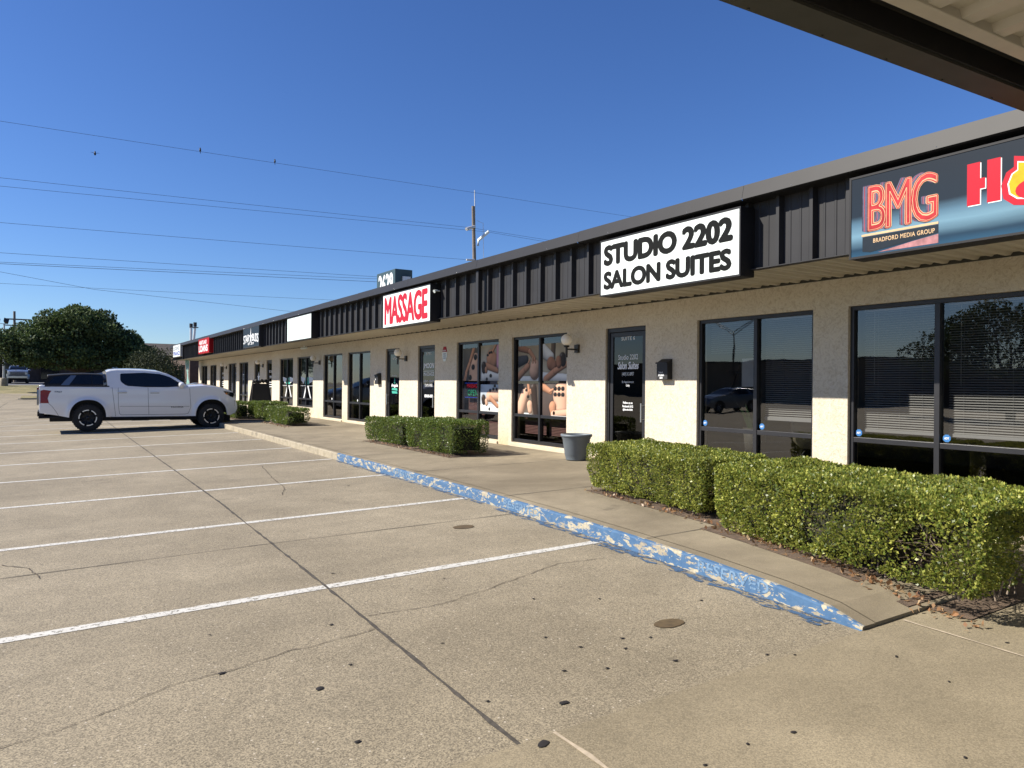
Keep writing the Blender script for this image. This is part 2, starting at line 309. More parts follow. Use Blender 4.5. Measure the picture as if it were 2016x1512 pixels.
# ------------------------------------------------------------------ mesh helpers
OFF = {}
def tag(o, label=None, cat=None, group=None, kind=None):
    if label: o['label'] = label
    if cat: o['category'] = cat
    if group: o['group'] = group
    if kind: o['kind'] = kind
    return o
def empty(name, loc, label, cat, group=None, rz=0.0):
    o = bpy.data.objects.new(name, None); scene.collection.objects.link(o); o.location = loc
    o.rotation_euler = (0, 0, rz); o.empty_display_size = 0.2; OFF[o.name] = Vector(loc) if rz == 0 else Vector((0, 0, 0))
    return tag(o, label, cat, group)
class MB:
    def __init__(s): s.v = []; s.f = []; s.m = []; s.sm = []
    def add(s, vs, fs, mi=0, smooth=False):
        k = len(s.v); s.v += [tuple(v) for v in vs]
        for f in fs: s.f.append([i+k for i in f]); s.m.append(mi); s.sm.append(smooth)
        return s
    def box(s, x0, y0, z0, x1, y1, z1, mi=0):
        x0, x1 = sorted((x0, x1)); y0, y1 = sorted((y0, y1)); z0, z1 = sorted((z0, z1))
        vs = [(x, y, z) for x in (x0, x1) for y in (y0, y1) for z in (z0, z1)]
        return s.add(vs, [(0, 1, 3, 2), (4, 6, 7, 5), (0, 4, 5, 1), (2, 3, 7, 6), (0, 2, 6, 4), (1, 5, 7, 3)], mi)
    def prism(s, poly, f, d0, d1, mi=0):
        """poly 2-D, f(u,v,d)->point"""
        n = len(poly); vs = [f(u, v, d0) for u, v in poly]+[f(u, v, d1) for u, v in poly]
        fs = [list(range(n))[::-1], list(range(n, 2*n))]+[[i, (i+1) % n, n+(i+1) % n, n+i] for i in range(n)]
        return s.add(vs, fs, mi)
    def tube(s, pts, r, n=8, mi=0, caps=True):
        pts = [Vector(p) for p in pts]; rs = r if isinstance(r, (list, tuple)) else [r]*len(pts)
        vs = []; k = len(pts)
        for i, p in enumerate(pts):
            d = (pts[min(i+1, k-1)]-pts[max(i-1, 0)]).normalized()
            a = d.cross(Vector((0, 0, 1)) if abs(d.z) < 0.9 else Vector((1, 0, 0))).normalized(); b = d.cross(a)
            vs += [p+(a*math.cos(t)+b*math.sin(t))*rs[i] for t in [2*math.pi*j/n for j in range(n)]]
        fs = [[i*n+j, i*n+(j+1) % n, (i+1)*n+(j+1) % n, (i+1)*n+j] for i in range(k-1) for j in range(n)]
        s.add(vs, fs, mi, True)
        if caps: s.add(vs[:n], [list(range(n))[::-1]], mi); s.add(vs[-n:], [list(range(n))], mi)
        return s
    def lathe(s, prof, c, axis='z', n=24, mi=0, smooth=True, a0=0, a1=2*math.pi):
        """prof: (r,h) list; axis z or y"""
        full = abs(a1-a0-2*math.pi) < 1e-6; m = n if full else n+1; vs = []
        for r, h in prof:
            for j in range(m):
                t = a0+(a1-a0)*j/n; u, v = r*math.cos(t), r*math.sin(t)
                vs.append((c[0]+u, c[1]+v, c[2]+h) if axis == 'z' else ((c[0]+u, c[1]+h, c[2]+v) if axis == 'y' else (c[0]+h, c[1]+u, c[2]+v)))
        fs = []
        for i in range(len(prof)-1):
            for j in range(n if full else n):
                q = (j+1) % m if full else j+1
                fs.append([i*m+j, i*m+q, (i+1)*m+q, (i+1)*m+j])
        return s.add(vs, fs, mi, smooth)
    def sheet(s, fn, us, vs_, mi=0, smooth=True):
        V_ = [fn(u, v) for u in us for v in vs_]; n = len(vs_)
        return s.add(V_, [[i*n+j, i*n+j+1, (i+1)*n+j+1, (i+1)*n+j] for i in range(len(us)-1) for j in range(n-1)], mi, smooth)
    def build(s, name, mats, parent=None, local=False, bevel=0, weld=False, recalc=True):
        me = bpy.data.meshes.new(name); off = Vector((0, 0, 0))
        if parent is not None and not local: off = OFF.get(parent.name, off)
        me.from_pydata([(a-off.x, b-off.y, c-off.z) for a, b, c in s.v], [], s.f)
        if not isinstance(mats, (list, tuple)): mats = [mats]
        for m in mats: me.materials.append(m)
        me.polygons.foreach_set('material_index', s.m); me.polygons.foreach_set('use_smooth', s.sm)
        if recalc or weld:
            bm = bmesh.new(); bm.from_mesh(me)
            if weld: bmesh.ops.remove_doubles(bm, verts=bm.verts, dist=0.0008)
            if recalc: bmesh.ops.recalc_face_normals(bm, faces=bm.faces)
            bm.to_mesh(me); bm.free()
        me.update(); o = bpy.data.objects.new(name, me); scene.collection.objects.link(o)
        if parent is not None: o.parent = parent
        OFF[o.name] = off if not local else Vector((0, 0, 0))
        if bevel:
            b = o.modifiers.new('bevel', 'BEVEL'); b.width = bevel; b.segments = 2; b.limit_method = 'ANGLE'
        return o
def struct(mb, name, mats, **k):
    o = mb.build(name, mats, **k); o['kind'] = 'structure'; return o

_tc = {}
def text_verts(s, bold, spacing, shear):
    key = (s, bold, spacing, shear)
    if key in _tc: return _tc[key]
    c = bpy.data.curves.new('t', 'FONT'); c.body = s; c.size = 1; c.offset = bold; c.space_character = spacing; c.shear = shear
    c.align_x = 'CENTER'; c.space_line = 0.9; c.resolution_u = 4
    o = bpy.data.objects.new('t', c); scene.collection.objects.link(o)
    dg = bpy.context.evaluated_depsgraph_get(); me = bpy.data.meshes.new_from_object(o.evaluated_get(dg))
    V_ = [tuple(v.co) for v in me.vertices]; F_ = [list(p.vertices) for p in me.polygons]
    bpy.data.objects.remove(o); bpy.data.curves.remove(c); bpy.data.meshes.remove(me)
    _tc[key] = (V_, F_); return _tc[key]
def add_text(mb, s, frame, u0, v0, u1, v1, d, mi=0, bold=0.0, spacing=1.0, shear=0.0, warp=None):
    if bold > 0:
        h = (v1-v0)*bold*1.25; hx = (v1-v0)*bold*1.5
        for i, (a, b) in enumerate(((-1, 0), (1, 0), (0, -1), (0, 1), (-.7, -.7), (.7, .7), (.7, -.7), (-.7, .7), (0, 0))):
            _add_text(mb, s, frame, u0+hx+a*hx, v0+h+b*h, u1-hx+a*hx, v1-h+b*h, d+i*0.00006, mi, 0.0, spacing, shear, warp)
    else: _add_text(mb, s, frame, u0, v0, u1, v1, d, mi, bold, spacing, shear, warp)
def _add_text(mb, s, frame, u0, v0, u1, v1, d, mi=0, bold=0.0, spacing=1.0, shear=0.0, warp=None):
    """fits the text into the box (u0..u1, v0..v1) of a face; frame(u,v,d)"""
    V_, F_ = text_verts(s, bold, spacing, shear)
    xs = [v[0] for v in V_]; ys = [v[1] for v in V_]; ax, bx, ay, by = min(xs), max(xs), min(ys), max(ys)
    P = []
    for x, y, z in V_:
        a, b = (x-ax)/(bx-ax), (y-ay)/(by-ay)
        if warp: a, b = warp(a, b)
        P.append(frame(u0+(u1-u0)*a, v0+(v1-v0)*b, d))
    mb.add(P, F_, mi)
def wallframe(X, Y0=0.0, Z0=0.0):
    """a face looking towards -X: u runs to the viewer's right (-Y), v up, d out of the face"""
    return lambda u, v, d: (X-d, Y0-u, Z0+v)

# ------------------------------------------------------------------ terrain
YB = [-60, 60, 75, 86, 100, 900]; 
def gz(x, y):
    cx = max(-14, min(12, x)); fx = 1.0 if y < 60 else max(0.0, 1-(y-60)/15)
    yy = max(-12, y)
    zs = [0.00284*yy if yy < 60 else 0.17, 0.17, 0.50, 1.15, 1.40, 1.45]
    if y <= 60: base = 0.00284*yy
    else:
        i = max(j for j in range(len(YB)-1) if YB[j] <= y); t = min(1, (y-YB[i])/(YB[i+1]-YB[i])); base = zs[i]+(zs[i+1]-zs[i])*t
    return base+0.02285*cx*fx
def frange(a, b, step, extra=()):
    s = set([a, b]+[e for e in extra if a < e < b]); k = a
    while k < b: s.add(round(k, 4)); k += step
    return sorted(s)
def ground_zone(name, x0, x1, y0, y1, mat, dz=0.0, step=15):
    mb = MB(); mb.sheet(lambda x, y: (x, y, gz(x, y)+dz), frange(x0, x1, step, (-14, 12)), frange(y0, y1, step, YB+[-12]), smooth=False)
    return struct(mb, name, mat)
lot = ground_zone('parking_lot', -70, 34, -60, 75, LOT)
ground_zone('grass_verge', -70, 90, 75, 86, GRASS)
ground_zone('grass_island', -1.6, 6, 64, 68, GRASS, 0.10, step=2)
m_ = MB(); [m_.sheet(lambda x, y: (x, y, gz(x, 64)+(0.10 if y > 63.9 else -0.02)), [-1.75, 2, 6.1], [63.85, 63.9, 64.05], smooth=False)]; struct(m_, 'island_kerb', KERB)
ground_zone('road', -160, 160, 86, 100, ROAD)
mb = MB(); xs = [-900, -160, -70, -14, 12, 34, 90, 160, 900]; ys = [-900, -60, -12, 60, 75, 86, 100, 300, 900]
mb.sheet(lambda x, y: (x, y, gz(x, y)-0.02 if (-160 <= x <= 160 and -60 <= y <= 100) else gz(x, y)), xs, ys, smooth=False)
struct(mb, 'ground', FARG)

# kerb line and walk surface
KP = [(2.70, 4.30), (3.4, 4.36), (4.2, 4.44), (5.1, 4.53), (6.4, 4.62), (8.5, 4.70), (14, 4.72), (30, 4.70), (53.5, 4.70)]
def interp(P, y):
    if y <= P[0][0]: return P[0][1]
    for (a, b), (c, d) in zip(P, P[1:]):
        if y <= c: return b+(d-b)*(y-a)/(c-a)
    return P[-1][1]
kx = lambda y: interp(KP, y)
khgt = lambda y: interp([(2.70, 0.030), (2.95, 0.088), (3.4, 0.12), (4.2, 0.135), (60, 0.14)], y)
def wz(x, y):
    e = kx(y)+0.15; ze = gz(e, y)+khgt(y); zw = interp([(2.7, gz(8.28, 2.7)+0.02), (4.6, 0.335), (60, 0.365)], y)
    t = max(0, min(1, (x-e)/(8.28-e))); return ze+(zw-ze)*t
KY = sorted(set(frange(2.7, 53.5, 0.6)+[2.95, 3.4, 4.2, 13.72]))
def kerb(name, ya, yb, mat):
    mb = MB(); ys = [y for y in KY if ya <= y <= yb]
    def prof(y):
        x = kx(y); g = gz(x, y); h_ = khgt(y); r = min(0.02, h_*0.4)
        return [(x, g-0.03), (x+0.008, g+h_-r), (x+0.008+r*0.4, g+h_-r*0.3), (x+0.02+r, g+h_), (x+0.15, g+h_)]
    mb.sheet(lambda y, i: (prof(y)[i][0], y, prof(y)[i][1]), ys, range(4), 0, smooth=False)
    mb.sheet(lambda y, i: (prof(y)[i][0], y, prof(y)[i][1]), ys, (3, 4), 1, smooth=False)
    if ya < 2.8:
        q = prof(ys[0]); e_ = kx(ys[0])+0.15; mb.add([(a, ys[0], b) for a, b in q]+[(e_, ys[0], gz(e_, ys[0])-0.03)], [[0, 1, 2, 3, 4, 5]], 1)
    return mb, mat
m1, _ = kerb('kerb', 2.7, 13.72, None); struct(m1, 'blue_kerb', [KERB_BLUE, WALK], recalc=False)
m2, _ = kerb('kerb', 13.72, 53.5, None); struct(m2, 'kerb', [KERB, WALK], recalc=False)
mb = MB(); mb.sheet(lambda y, t: ((kx(y)+0.15)*(1-t)+8.40*t, y, wz((kx(y)+0.15)*(1-t)+8.40*t, y)), KY, [0, .25, .5, .75, 1], smooth=False)
mb.add([(4.45, 2.70, gz(4.45, 2.7)-.02), (8.4, 2.70, gz(8.4, 2.7)-.02), (8.4, 2.70, wz(8.4, 2.7)), (4.45, 2.70, wz(4.45, 2.7))], [[0, 1, 2, 3]])
struct(mb, 'walkway', WALK)
# near slab: the drive apron
mb = MB(); mb.sheet(lambda x, y: (x, y, gz(x, y)+0.005), frange(-8, 8.4, 2, (4.3, 4.7)), frange(-12, 2.7, 2), smooth=False)
struct(mb, 'drive_apron', APRON)

def ribbon(mb, pts, wd, dz, zf=gz, jit=0.0, seed=0, sub=0.12, wv=0.5):
    r = random.Random(seed); P = []
    for (a, b), (c, d) in zip(pts, pts[1:]):
        n = max(1, int(math.hypot(c-a, d-b)/sub))
        P += [(a+(c-a)*i/n+r.uniform(-jit, jit), b+(d-b)*i/n+r.uniform(-jit, jit)) for i in range(n)]
    P.append(pts[-1]); L = []
    for i, (x, y) in enumerate(P):
        x2, y2 = P[min(i+1, len(P)-1)]; x1, y1 = P[max(i-1, 0)]; l = math.hypot(x2-x1, y2-y1) or 1
        nx, ny = -(y2-y1)/l, (x2-x1)/l; ww = wd*(1+(r.uniform(-wv, wv) if jit else 0))*0.5
        L += [(x+nx*ww, y+ny*ww, zf(x+nx*ww, y+ny*ww)+dz), (x-nx*ww, y-ny*ww, zf(x-nx*ww, y-ny*ww)+dz)]
    mb.add(L, [[2*i, 2*i+1, 2*i+3, 2*i+2] for i in range(len(P)-1)])
# painted stall lines
LY = [5.542, 8.469, 11.209, 13.949, 16.689, 19.429, 22.169, 24.909, 27.649, 30.389, 33.129, 35.869]
mb = MB()
for y in LY:
    xe = kx(y)-0.03
    ribbon(mb, [(-1.35 if y > 16 else -1.6, y), (xe, y)], 0.105, 0.0032, sub=0.10, jit=0.0015, seed=int(y*10), wv=0.05)
struct(mb, 'stall_markings', LINE)
mb = MB(); ribbon(mb, [(kx(y)-0.065, y) for y in [2.9+0.3*i for i in range(13)]]+[(kx(7.6)-0.05, 7.6)], 0.13, 0.0045, jit=0.012, seed=3)
ribbon(mb, [(kx(y)-0.045, y) for y in [8.0, 9.5, 11, 13.6]], 0.08, 0.0045, jit=0.014, seed=4)
struct(mb, 'blue_ground_paint', BLUEGND)
mb = MB()
ribbon(mb, [(1.76, 2.7), (1.83, 5.6), (1.90, 10), (1.88, 20), (1.88, 60)], 0.022, 0.004, jit=0.003, seed=6)
ribbon(mb, [(-30, 7.1), (1.7, 7.28), (4.68, 7.2)], 0.010, 0.004, jit=0.002, seed=7, sub=0.3)
ribbon(mb, [(-30, 19.0), (4.68, 19.0)], 0.012, 0.004, jit=0.002, seed=8, sub=0.4)
ribbon(mb, [(-30, 31.0), (4.68, 31.0)], 0.014, 0.004, jit=0.002, seed=9, sub=0.4)
ribbon(mb, [(-2.2, 2.7), (-2.2, 60)], 0.03, 0.004, jit=0.004, seed=10)
struct(mb, 'expansion_joint', JOINT)
mb = MB()
for y in (4.93, 7.62, 10.3, 13.0, 15.7, 18.4, 21.1, 23.8, 26.5, 30, 35, 40, 45):
    ribbon(mb, [(kx(y)+0.05, y), (8.2, y)], 0.012, 0.004, zf=wz, jit=0.001, sub=0.3)
struct(mb, 'walkway_joint', JOINT)
mb = MB(); ribbon(mb, [(4.70, 2.66), (4.62, 1.2), (4.6, -6)], 0.018, 0.010, jit=0.004, seed=2)
ribbon(mb, [(1.95, 2.7), (1.97, 1.0), (2.0, -6)], 0.022, 0.010, jit=0.005, seed=3)
struct(mb, 'apron_joint', LJOINT)
CR = dict(C1=[(-0.266, 3.873), (-0.162, 3.931), (0.047, 3.985), (0.338, 4.103), (0.601, 4.251), (0.887, 4.261), (1.194, 4.368), (1.507, 4.385), (1.793, 4.45)],
          C2=[(1.854, 4.709), (2.376, 4.659), (2.83, 4.794), (3.709, 5.091), (4.139, 5.004)], C3=[(-0.332, 7.805), (-0.123, 7.52), (-0.036, 7.085)],
          C4=[(3.288, 13.621), (3.021, 11.705), (2.938, 10.819), (2.729, 10.145)], C5=[(0.467, 13.236), (1.047, 13.502), (1.845, 13.516)], C6=[(1.92, 10.23), (2.169, 10.197)])
mb = MB()
for i, (k, v) in enumerate(CR.items()): ribbon(mb, v, 0.0055 if i < 2 else 0.008, 0.0045, jit=0.012, seed=20+i, sub=0.05)
struct(mb, 'pavement_crack', CRACK)
mb = MB()
for (x, y, a, b, s_) in ((3.416, 3.474, 0.115, 0.07, 0.3), (3.755, 6.881, 0.12, 0.09, 0.1)):
    r = random.Random(int(x*100)); n = 28
    ring = [(x+math.cos(t)*a*(1+r.uniform(-.05, .05)), y+math.sin(t)*b*(1+r.uniform(-.05, .05))) for t in [2*math.pi*i/n for i in range(n)]]
    mb.add([(p, q, gz(p, q)+0.0045) for p, q in ring], [list(range(n))])
struct(mb, 'oil_stain', STAIN)

# ------------------------------------------------------------------ strip building
E = EYE; WX = 8.28; TOPW = 0.986+E; SOF = 1.350+E; BASE = 0.30
B = empty('strip_mall_building', (WX, 10, 0.35), 'long low cream stucco strip mall with charcoal ribbed fascia and dark storefronts', 'building')
T = 0.22
OPEN = [  # y0, y1, kind, sill z
    (3.43, 5.407, 'blinds', 0.35), (5.893, 7.88, 'studio', 0.35), (9.007, 10.027, 'door6', 0.35), (11.16, 13.10, 'posterB', 0.42),
    (13.635, 15.57, 'posterA', 0.42), (16.735, 17.74, 'door5', 0.35), (18.947, 19.926, 'door4', 0.35), (21.123, 23.10, 'dark', 0.42),
    (23.615, 25.585, 'dark', 0.42), (26.784, 28.79, 'star', 0.70), (29.372, 31.37, 'star', 0.70), (32.643, 33.58, 'doorS', 0.35),
    (34.764, 35.83, 'doorT', 0.35), (37.08, 39.07, 'film', 0.55), (39.72, 41.70, 'film', 0.55), (42.94, 44.02, 'doorL', 0.35),
    (45.0, 46.95, 'film', 0.55), (47.86, 49.77, 'film', 0.55)]
mb = MB(); y = -6.0; END = 50.87
for (a, b_, k, sz) in OPEN+[(END, END, None, 0)]:
    mb.box(WX, y, BASE-0.25, WX+T, a, SOF+0.02)
    if k:
        mb.box(WX, a, TOPW, WX+T, b_, SOF+0.02)
        if sz > 0.36: mb.box(WX, a, BASE-0.25, WX+T, b_, sz)
    y = b_
mb.box(WX+T, END-T, BASE-0.25, 20, END, SOF+0.5); mb.box(WX+T, -6, BASE-0.25, 20, -6+T, SOF+0.5); mb.box(19.8, -6+T, BASE-0.25, 20, END-T, SOF+0.5)
mb.build('wall', STUCCO, B)
# low plaster ledge under windows
for (a, b_, k, sz) in OPEN:
    if abs(sz-0.42) < 0.01: mb = MB(); mb.box(WX-0.035, a-0.0, 0.30, WX-0.002, b_, 0.395); mb.build('ledge', CURTB, B, bevel=0.008)
# roof, cap, fascia, soffit
XF = 6.86; XC = 6.63; CAPB = 2.10+E; CAPT = 2.275+E
YE0, YE1 = -6.0, 51.45
mb = MB(); mb.box(XC+0.25, YE0, CAPT-0.16, 20.2, YE1-0.25, CAPT-0.10); mb.build('roof', ROOFM, B)
def cap_profile():
    # outer face leans back a little, underside runs in to the fascia
    return [(XF+0.04, CAPB+0.0), (XC+0.02, CAPB), (XC, CAPB+0.012), (XC+0.035, CAPT), (XC+0.28, CAPT+0.01), (XC+0.28, CAPT-0.06)]
mb = MB(); cp = cap_profile(); yy = [YE0]; seams = []
k = 2.60
while k < YE1: seams.append(k); k += 3.05
prev = YE0
for s_ in seams+[YE1]:
    a, b_ = prev+0.002, s_-0.002; rr = random.Random(int(s_*7)); j1, j2 = rr.uniform(-.004, .004), rr.uniform(-.004, .004)
    mb.add([(x, a, z+j1) for x, z in cp]+[(x, b_, z+j2) for x, z in cp], [[i, i+1, i+7, i+6] for i in range(5)])
    prev = s_
# return at the far end
mb.add([(XC, YE1, CAPB), (20.2, YE1, CAPB), (20.2, YE1, CAPT), (XC+0.035, YE1, CAPT)], [[0, 1, 2, 3]])
for i, s_ in enumerate([YE0+0.5+1.5*j for j in range(38)]):
    mb.lathe([(0.0, 0.005), (0.005, 0.002), (0.006, 0)], (XC+0.01, s_, CAPB+0.03), 'x', 6)
    mb.v[-18:] = [(2*(XC+0.01)-x-0.006, y_, z) for x, y_, z in mb.v[-18:]]; mb.m[-12:] = [1]*12
mb.build('cap_flashing', [CAP, STEEL], B, recalc=False)
mb = MB(); prof = []
y = 4.88-0.42*26
while y < YE1-0.3:
    # wide flat pan with two faint stiffeners, then a tall rib
    prof += [(XF, y+0.085), (XF, y+0.15), (XF-0.006, y+0.158), (XF-0.006, y+0.176), (XF, y+0.184), (XF, y+0.28), (XF-0.006, y+0.288), (XF-0.006, y+0.306), (XF, y+0.314),
             (XF, y+0.375), (XF-0.07, y+0.390), (XF-0.07, y+0.430)]
    if True: prof += [(XF, y+0.485)]
    y += 0.42
prof = sorted(prof, key=lambda q: q[1])
prof = [p_ for p_ in prof if YE0 <= p_[1] <= YE1-0.32]
mb.add([(x, y_, SOF-0.01) for x, y_ in prof]+[(x, y_, CAPB+0.02) for x, y_ in prof], [[i, i+1, len(prof)+i+1, len(prof)+i] for i in range(len(prof)-1)])
yE = prof[-1][1]
mb.add([(XF, yE, SOF-0.01), (20, yE, SOF-0.01), (20, yE, CAPB+0.02), (XF, yE, CAPB+0.02)], [[0, 1, 2, 3]])
mb.build('fascia', FASCIA, B, recalc=False)
mb = MB()
mb.box(XF-0.075, YE0, SOF-0.022, XF+0.03, yE, SOF-0.012)
mb.build('fascia_drip_edge', FASCIA, B)
mb = MB(); prof = []; y = YE0
while y < yE-0.3:
    prof += [(y, 0.0), (y+0.05, 0.0), (y+0.065, 0.028), (y+0.155, 0.028), (y+0.17, 0.012), (y+0.19, 0.012), (y+0.205, 0.028), (y+0.29, 0.028)]; y += 0.31
prof.append((y, 0)); n = len(prof)
mb.add([(XF+0.03, a, SOF+0.002+c) for a, c in prof]+[(WX+0.01, a, SOF+0.002+c) for a, c in prof], [[i, i+1, n+i+1, n+i] for i in range(n-1)])
mb.build('soffit', SOFFIT, B, recalc=False)
mb = MB(); mb.box(WX-0.012, YE0, SOF-0.012, WX-0.001, END, SOF+0.03); mb.build('soffit_trim', DKTRIM, B)
for dy in (11.78, 28.0, 46.6):
    mb = MB(); mb.box(XF-0.16, dy, SOF-0.05, XF-0.071, dy+0.09, CAPB-0.01); mb.box(XF-0.20, dy-0.11, SOF-0.03, XF-0.075, dy, SOF-0.01)
    mb.build('downspout', FASCIA, B, bevel=0.006)

# interiors (one dim room behind the glass)
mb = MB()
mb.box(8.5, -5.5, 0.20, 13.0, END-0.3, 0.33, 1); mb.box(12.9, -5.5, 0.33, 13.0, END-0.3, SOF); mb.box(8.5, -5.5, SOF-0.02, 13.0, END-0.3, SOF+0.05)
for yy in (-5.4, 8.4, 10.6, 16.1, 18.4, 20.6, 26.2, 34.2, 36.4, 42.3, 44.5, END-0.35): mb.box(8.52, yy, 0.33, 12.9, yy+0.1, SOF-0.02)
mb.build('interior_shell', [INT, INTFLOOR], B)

def win_frame(y0, y1, z0, z1, parent, bars_v, bars_h, xf=WX+0.045, th=0.05, dp=0.09):
    mb = MB(); g = 0.002
    mb.box(xf, y0+g, z0, xf+dp, y0+th, z1-g); mb.box(xf, y1-th, z0, xf+dp, y1-g, z1-g)
    mb.box(xf, y0+th, z1-th-g, xf+dp, y1-th, z1-g); mb.box(xf, y0+th, z0, xf+dp, y1-th, z0+th*1.4)
    vs_ = [y0+th]+list(bars_v)+[y1-th]
    for b in bars_v: mb.box(xf-0.006, b-0.03, z0+th*1.4, xf+dp, b+0.03, z1-th-g)
    for a, b in zip(vs_, vs_[1:]):
        aa = a+(0.03 if a in bars_v else 0); bb = b-(0.03 if b in bars_v else 0)
        for hz in bars_h: mb.box(xf+0.003, aa, hz-0.03, xf+dp-0.003, bb, hz+0.03)
    return mb.build('frame', FRAME, parent, bevel=0.003)
def slats(mb, y0, y1, z0, z1, x, pitch=0.028, tilt=35, wd=0.024, mi=0):
    z = z0; c, s_ = math.cos(math.radians(tilt))*wd/2, math.sin(math.radians(tilt))*wd/2; r = random.Random(int(y0*31))
    while z < z1:
        sg = 0.006*(z-z0)/(z1-z0) if False else 0
        mb.add([(x-c, y0, z-s_), (x-c, y1, z-s_+sg), (x+c, y1, z+s_+sg), (x+c, y0, z+s_)], [[0, 1, 2, 3]], mi); z += pitch
TR = -0.642+E
def octagon(mb, X, y, z, r, mi=0, n=8):
    mb.add([(X, y+r*math.cos(t), z+r*math.sin(t)) for t in [math.pi/n+2*math.pi*i/n for i in range(n)]]+[(X+0.003, y+r*math.cos(t), z+r*math.sin(t)) for t in [math.pi/n+2*math.pi*i/n for i in range(n)]],
           [list(range(n))[::-1], list(range(n, 2*n))]+[[i, (i+1) % n, n+(i+1) % n, n+i] for i in range(n)], mi)
GX = WX+0.085   # glass plane
for (a, b_, k, sz) in OPEN:
    if k.startswith('door'):
        D_ = MB(); xf = WX+0.04; th = 0.055; zb = wz(WX-0.05, a)+0.006; st = 0.075
        D_.box(xf, a+0.002, zb, xf+0.10, a+th, TOPW-0.002); D_.box(xf, b_-th, zb, xf+0.10, b_-0.002, TOPW-0.002); D_.box(xf, a+th, TOPW-0.075, xf+0.10, b_-th, TOPW-0.002)
        D = D_.build('door', FRAME, B, bevel=0.003)
        L_ = MB(); y0, y1 = a+th+0.006, b_-th-0.006; z1 = TOPW-0.082
        L_.box(xf+0.02, y0, zb+0.01, xf+0.065, y0+st, z1); L_.box(xf+0.02, y1-st, zb+0.01, xf+0.065, y1, z1)
        L_.box(xf+0.02, y0+st, z1-st, xf+0.065, y1-st, z1); L_.box(xf+0.02, y0+st, zb+0.01, xf+0.065, y1-st, zb+0.25)
        L_.build('door_leaf', FRAME, D, bevel=0.003)
        G_ = MB(); G_.add([(xf+.036, y0+st, zb+.25), (xf+.036, y0+st, z1-st), (xf+.036, y1-st, z1-st), (xf+.036, y1-st, zb+.25)], [[0, 1, 2, 3]]); G_.build('pane', GLASSDK, D)
        hy = y1-st/2 if k in ('door4',) else y0+st/2
        H_ = MB(); H_.tube([(xf-0.04, hy, 1.02), (xf-0.04, hy, 1.33)], 0.013, 10); 
        for hz in (1.06, 1.29): H_.tube([(xf-0.04, hy, hz), (xf+0.02, hy, hz)], 0.008, 8)
        H_.build('handle', STEEL, D)
        X = xf+0.036; fr = wallframe(X, b_, 0); W_ = b_-a; L = MB(); c = W_/2
        def tx(s, z0, z1, wd, bold=0.0, cu=None, mi=0, **kw):
            cc = c if cu is None else cu; add_text(L, s, fr, cc-wd/2, z0, cc+wd/2, z1, 0.003, mi, bold, **kw)
        if k == 'door6':
            tx('SUITE 6', 2.395, 2.455, 0.34, 0.01, spacing=1.1)
            tx('Studio 2202', 2.065, 2.15, 0.50, 0.0)
            tx('Salon Suites', 1.90, 2.03, 0.54, 0.02, shear=0.35)
            tx('(469) 312-8957', 1.775, 1.85, 0.30, 0.0)
            tx('By Appointment', 1.655, 1.705, 0.30, 0.0); tx('Only', 1.595, 1.645, 0.09, 0.0)
            tx('Follow us on', 1.31, 1.35, 0.24, 0.03); tx('Facebook & IG', 1.25, 1.29, 0.27, 0.03); tx('@Studio2202', 1.19, 1.23, 0.25, 0.03)
        elif k == 'door5':
            tx('SUITE 5', 2.375, 2.435, 0.30, 0.01)
            tx('JMOON', 1.99, 2.16, 0.62, 0.02); L.box(X-0.004, b_-c-0.31, 1.948, X-0.002, b_-c+0.31, 1.958)
            tx('MASSAGE', 1.83, 1.92, 0.60, 0.02, spacing=1.25)
            tx('10:00AM - 10:00 PM', 1.66, 1.72, 0.58, 0.0); tx('7 DAYS A WEEK', 1.55, 1.62, 0.46, 0.0)
            tx('580-215-1807', 1.27, 1.345, 0.48, 0.06)
        elif k == 'door4':
            tx('SUITE 4', 2.30, 2.37, 0.30, 0.01); tx('The Loft Lady', 1.82, 1.87, 0.34, 0.0)
            tx('Angels', 1.50, 1.62, 0.46, 0.03, mi=0)
            L.prism([(c-0.05, 1.63), (c+0.05, 1.63), (c, 1.80)], fr, 0.002, 0.003, 1)
            L.prism([(c-0.2, 1.44), (c+0.2, 1.42), (c+0.18, 1.49), (c-0.18, 1.50)], fr, 0.002, 0.0026, 1); L.prism([(c-0.17, 1.34), (c+0.2, 1.34), (c+0.17, 1.40), (c-0.2, 1.41)], fr, 0.002, 0.0026, 1)
        elif k in ('doorS', 'doorL'):
            tx('EST. 2019' if k == 'doorS' else 'LOANS', 2.05, 2.16, 0.5, 0.03); tx('OPEN', 1.80, 1.92, 0.4, 0.03)
            for zz in (1.62, 1.52, 1.42): L.box(X-0.004, b_-c-0.22, zz, X-0.002, b_-c+0.22, zz+0.03)
        else:
            star = [(0, .62), (.10, .16), (.36, .16), (.15, -.06), (.30, -.62), (0, -.25), (-.30, -.62), (-.15, -.06), (-.36, .16), (-.10, .16)]
            L.prism([(c+u*0.7, 1.85+v*0.45) for u, v in star], fr, 0.002, 0.003, 0)
            for zz, wd in ((1.4, .16), (1.3, .3), (1.2, .3), (1.1, .3), (1.0, .3)): L.box(X-0.004, b_-c-wd/2, zz, X-0.002, b_-c+wd/2, zz+0.05)
        L.build('lettering', [DECAL, DECALGR], D, recalc=False)
        continue
    Wn = MB(); sill = max(sz, 0.36)
    mid = (a+b_)/2; vb = [4.362] if k == 'blinds' else ([6.833] if k == 'studio' else [mid])
    Wn.box(WX+0.05, a+0.003, sill-0.012, WX+0.14, b_-0.003, sill+0.0)
    Wp = Wn.build('window', FRAME, B)
    hb = [TR] if k != 'star' else [TR+0.02]
    win_frame(a, b_, sill+0.001, TOPW, Wp, vb, hb)
    ys_ = [a+0.05]+vb+[b_-0.05]; pm = MB()
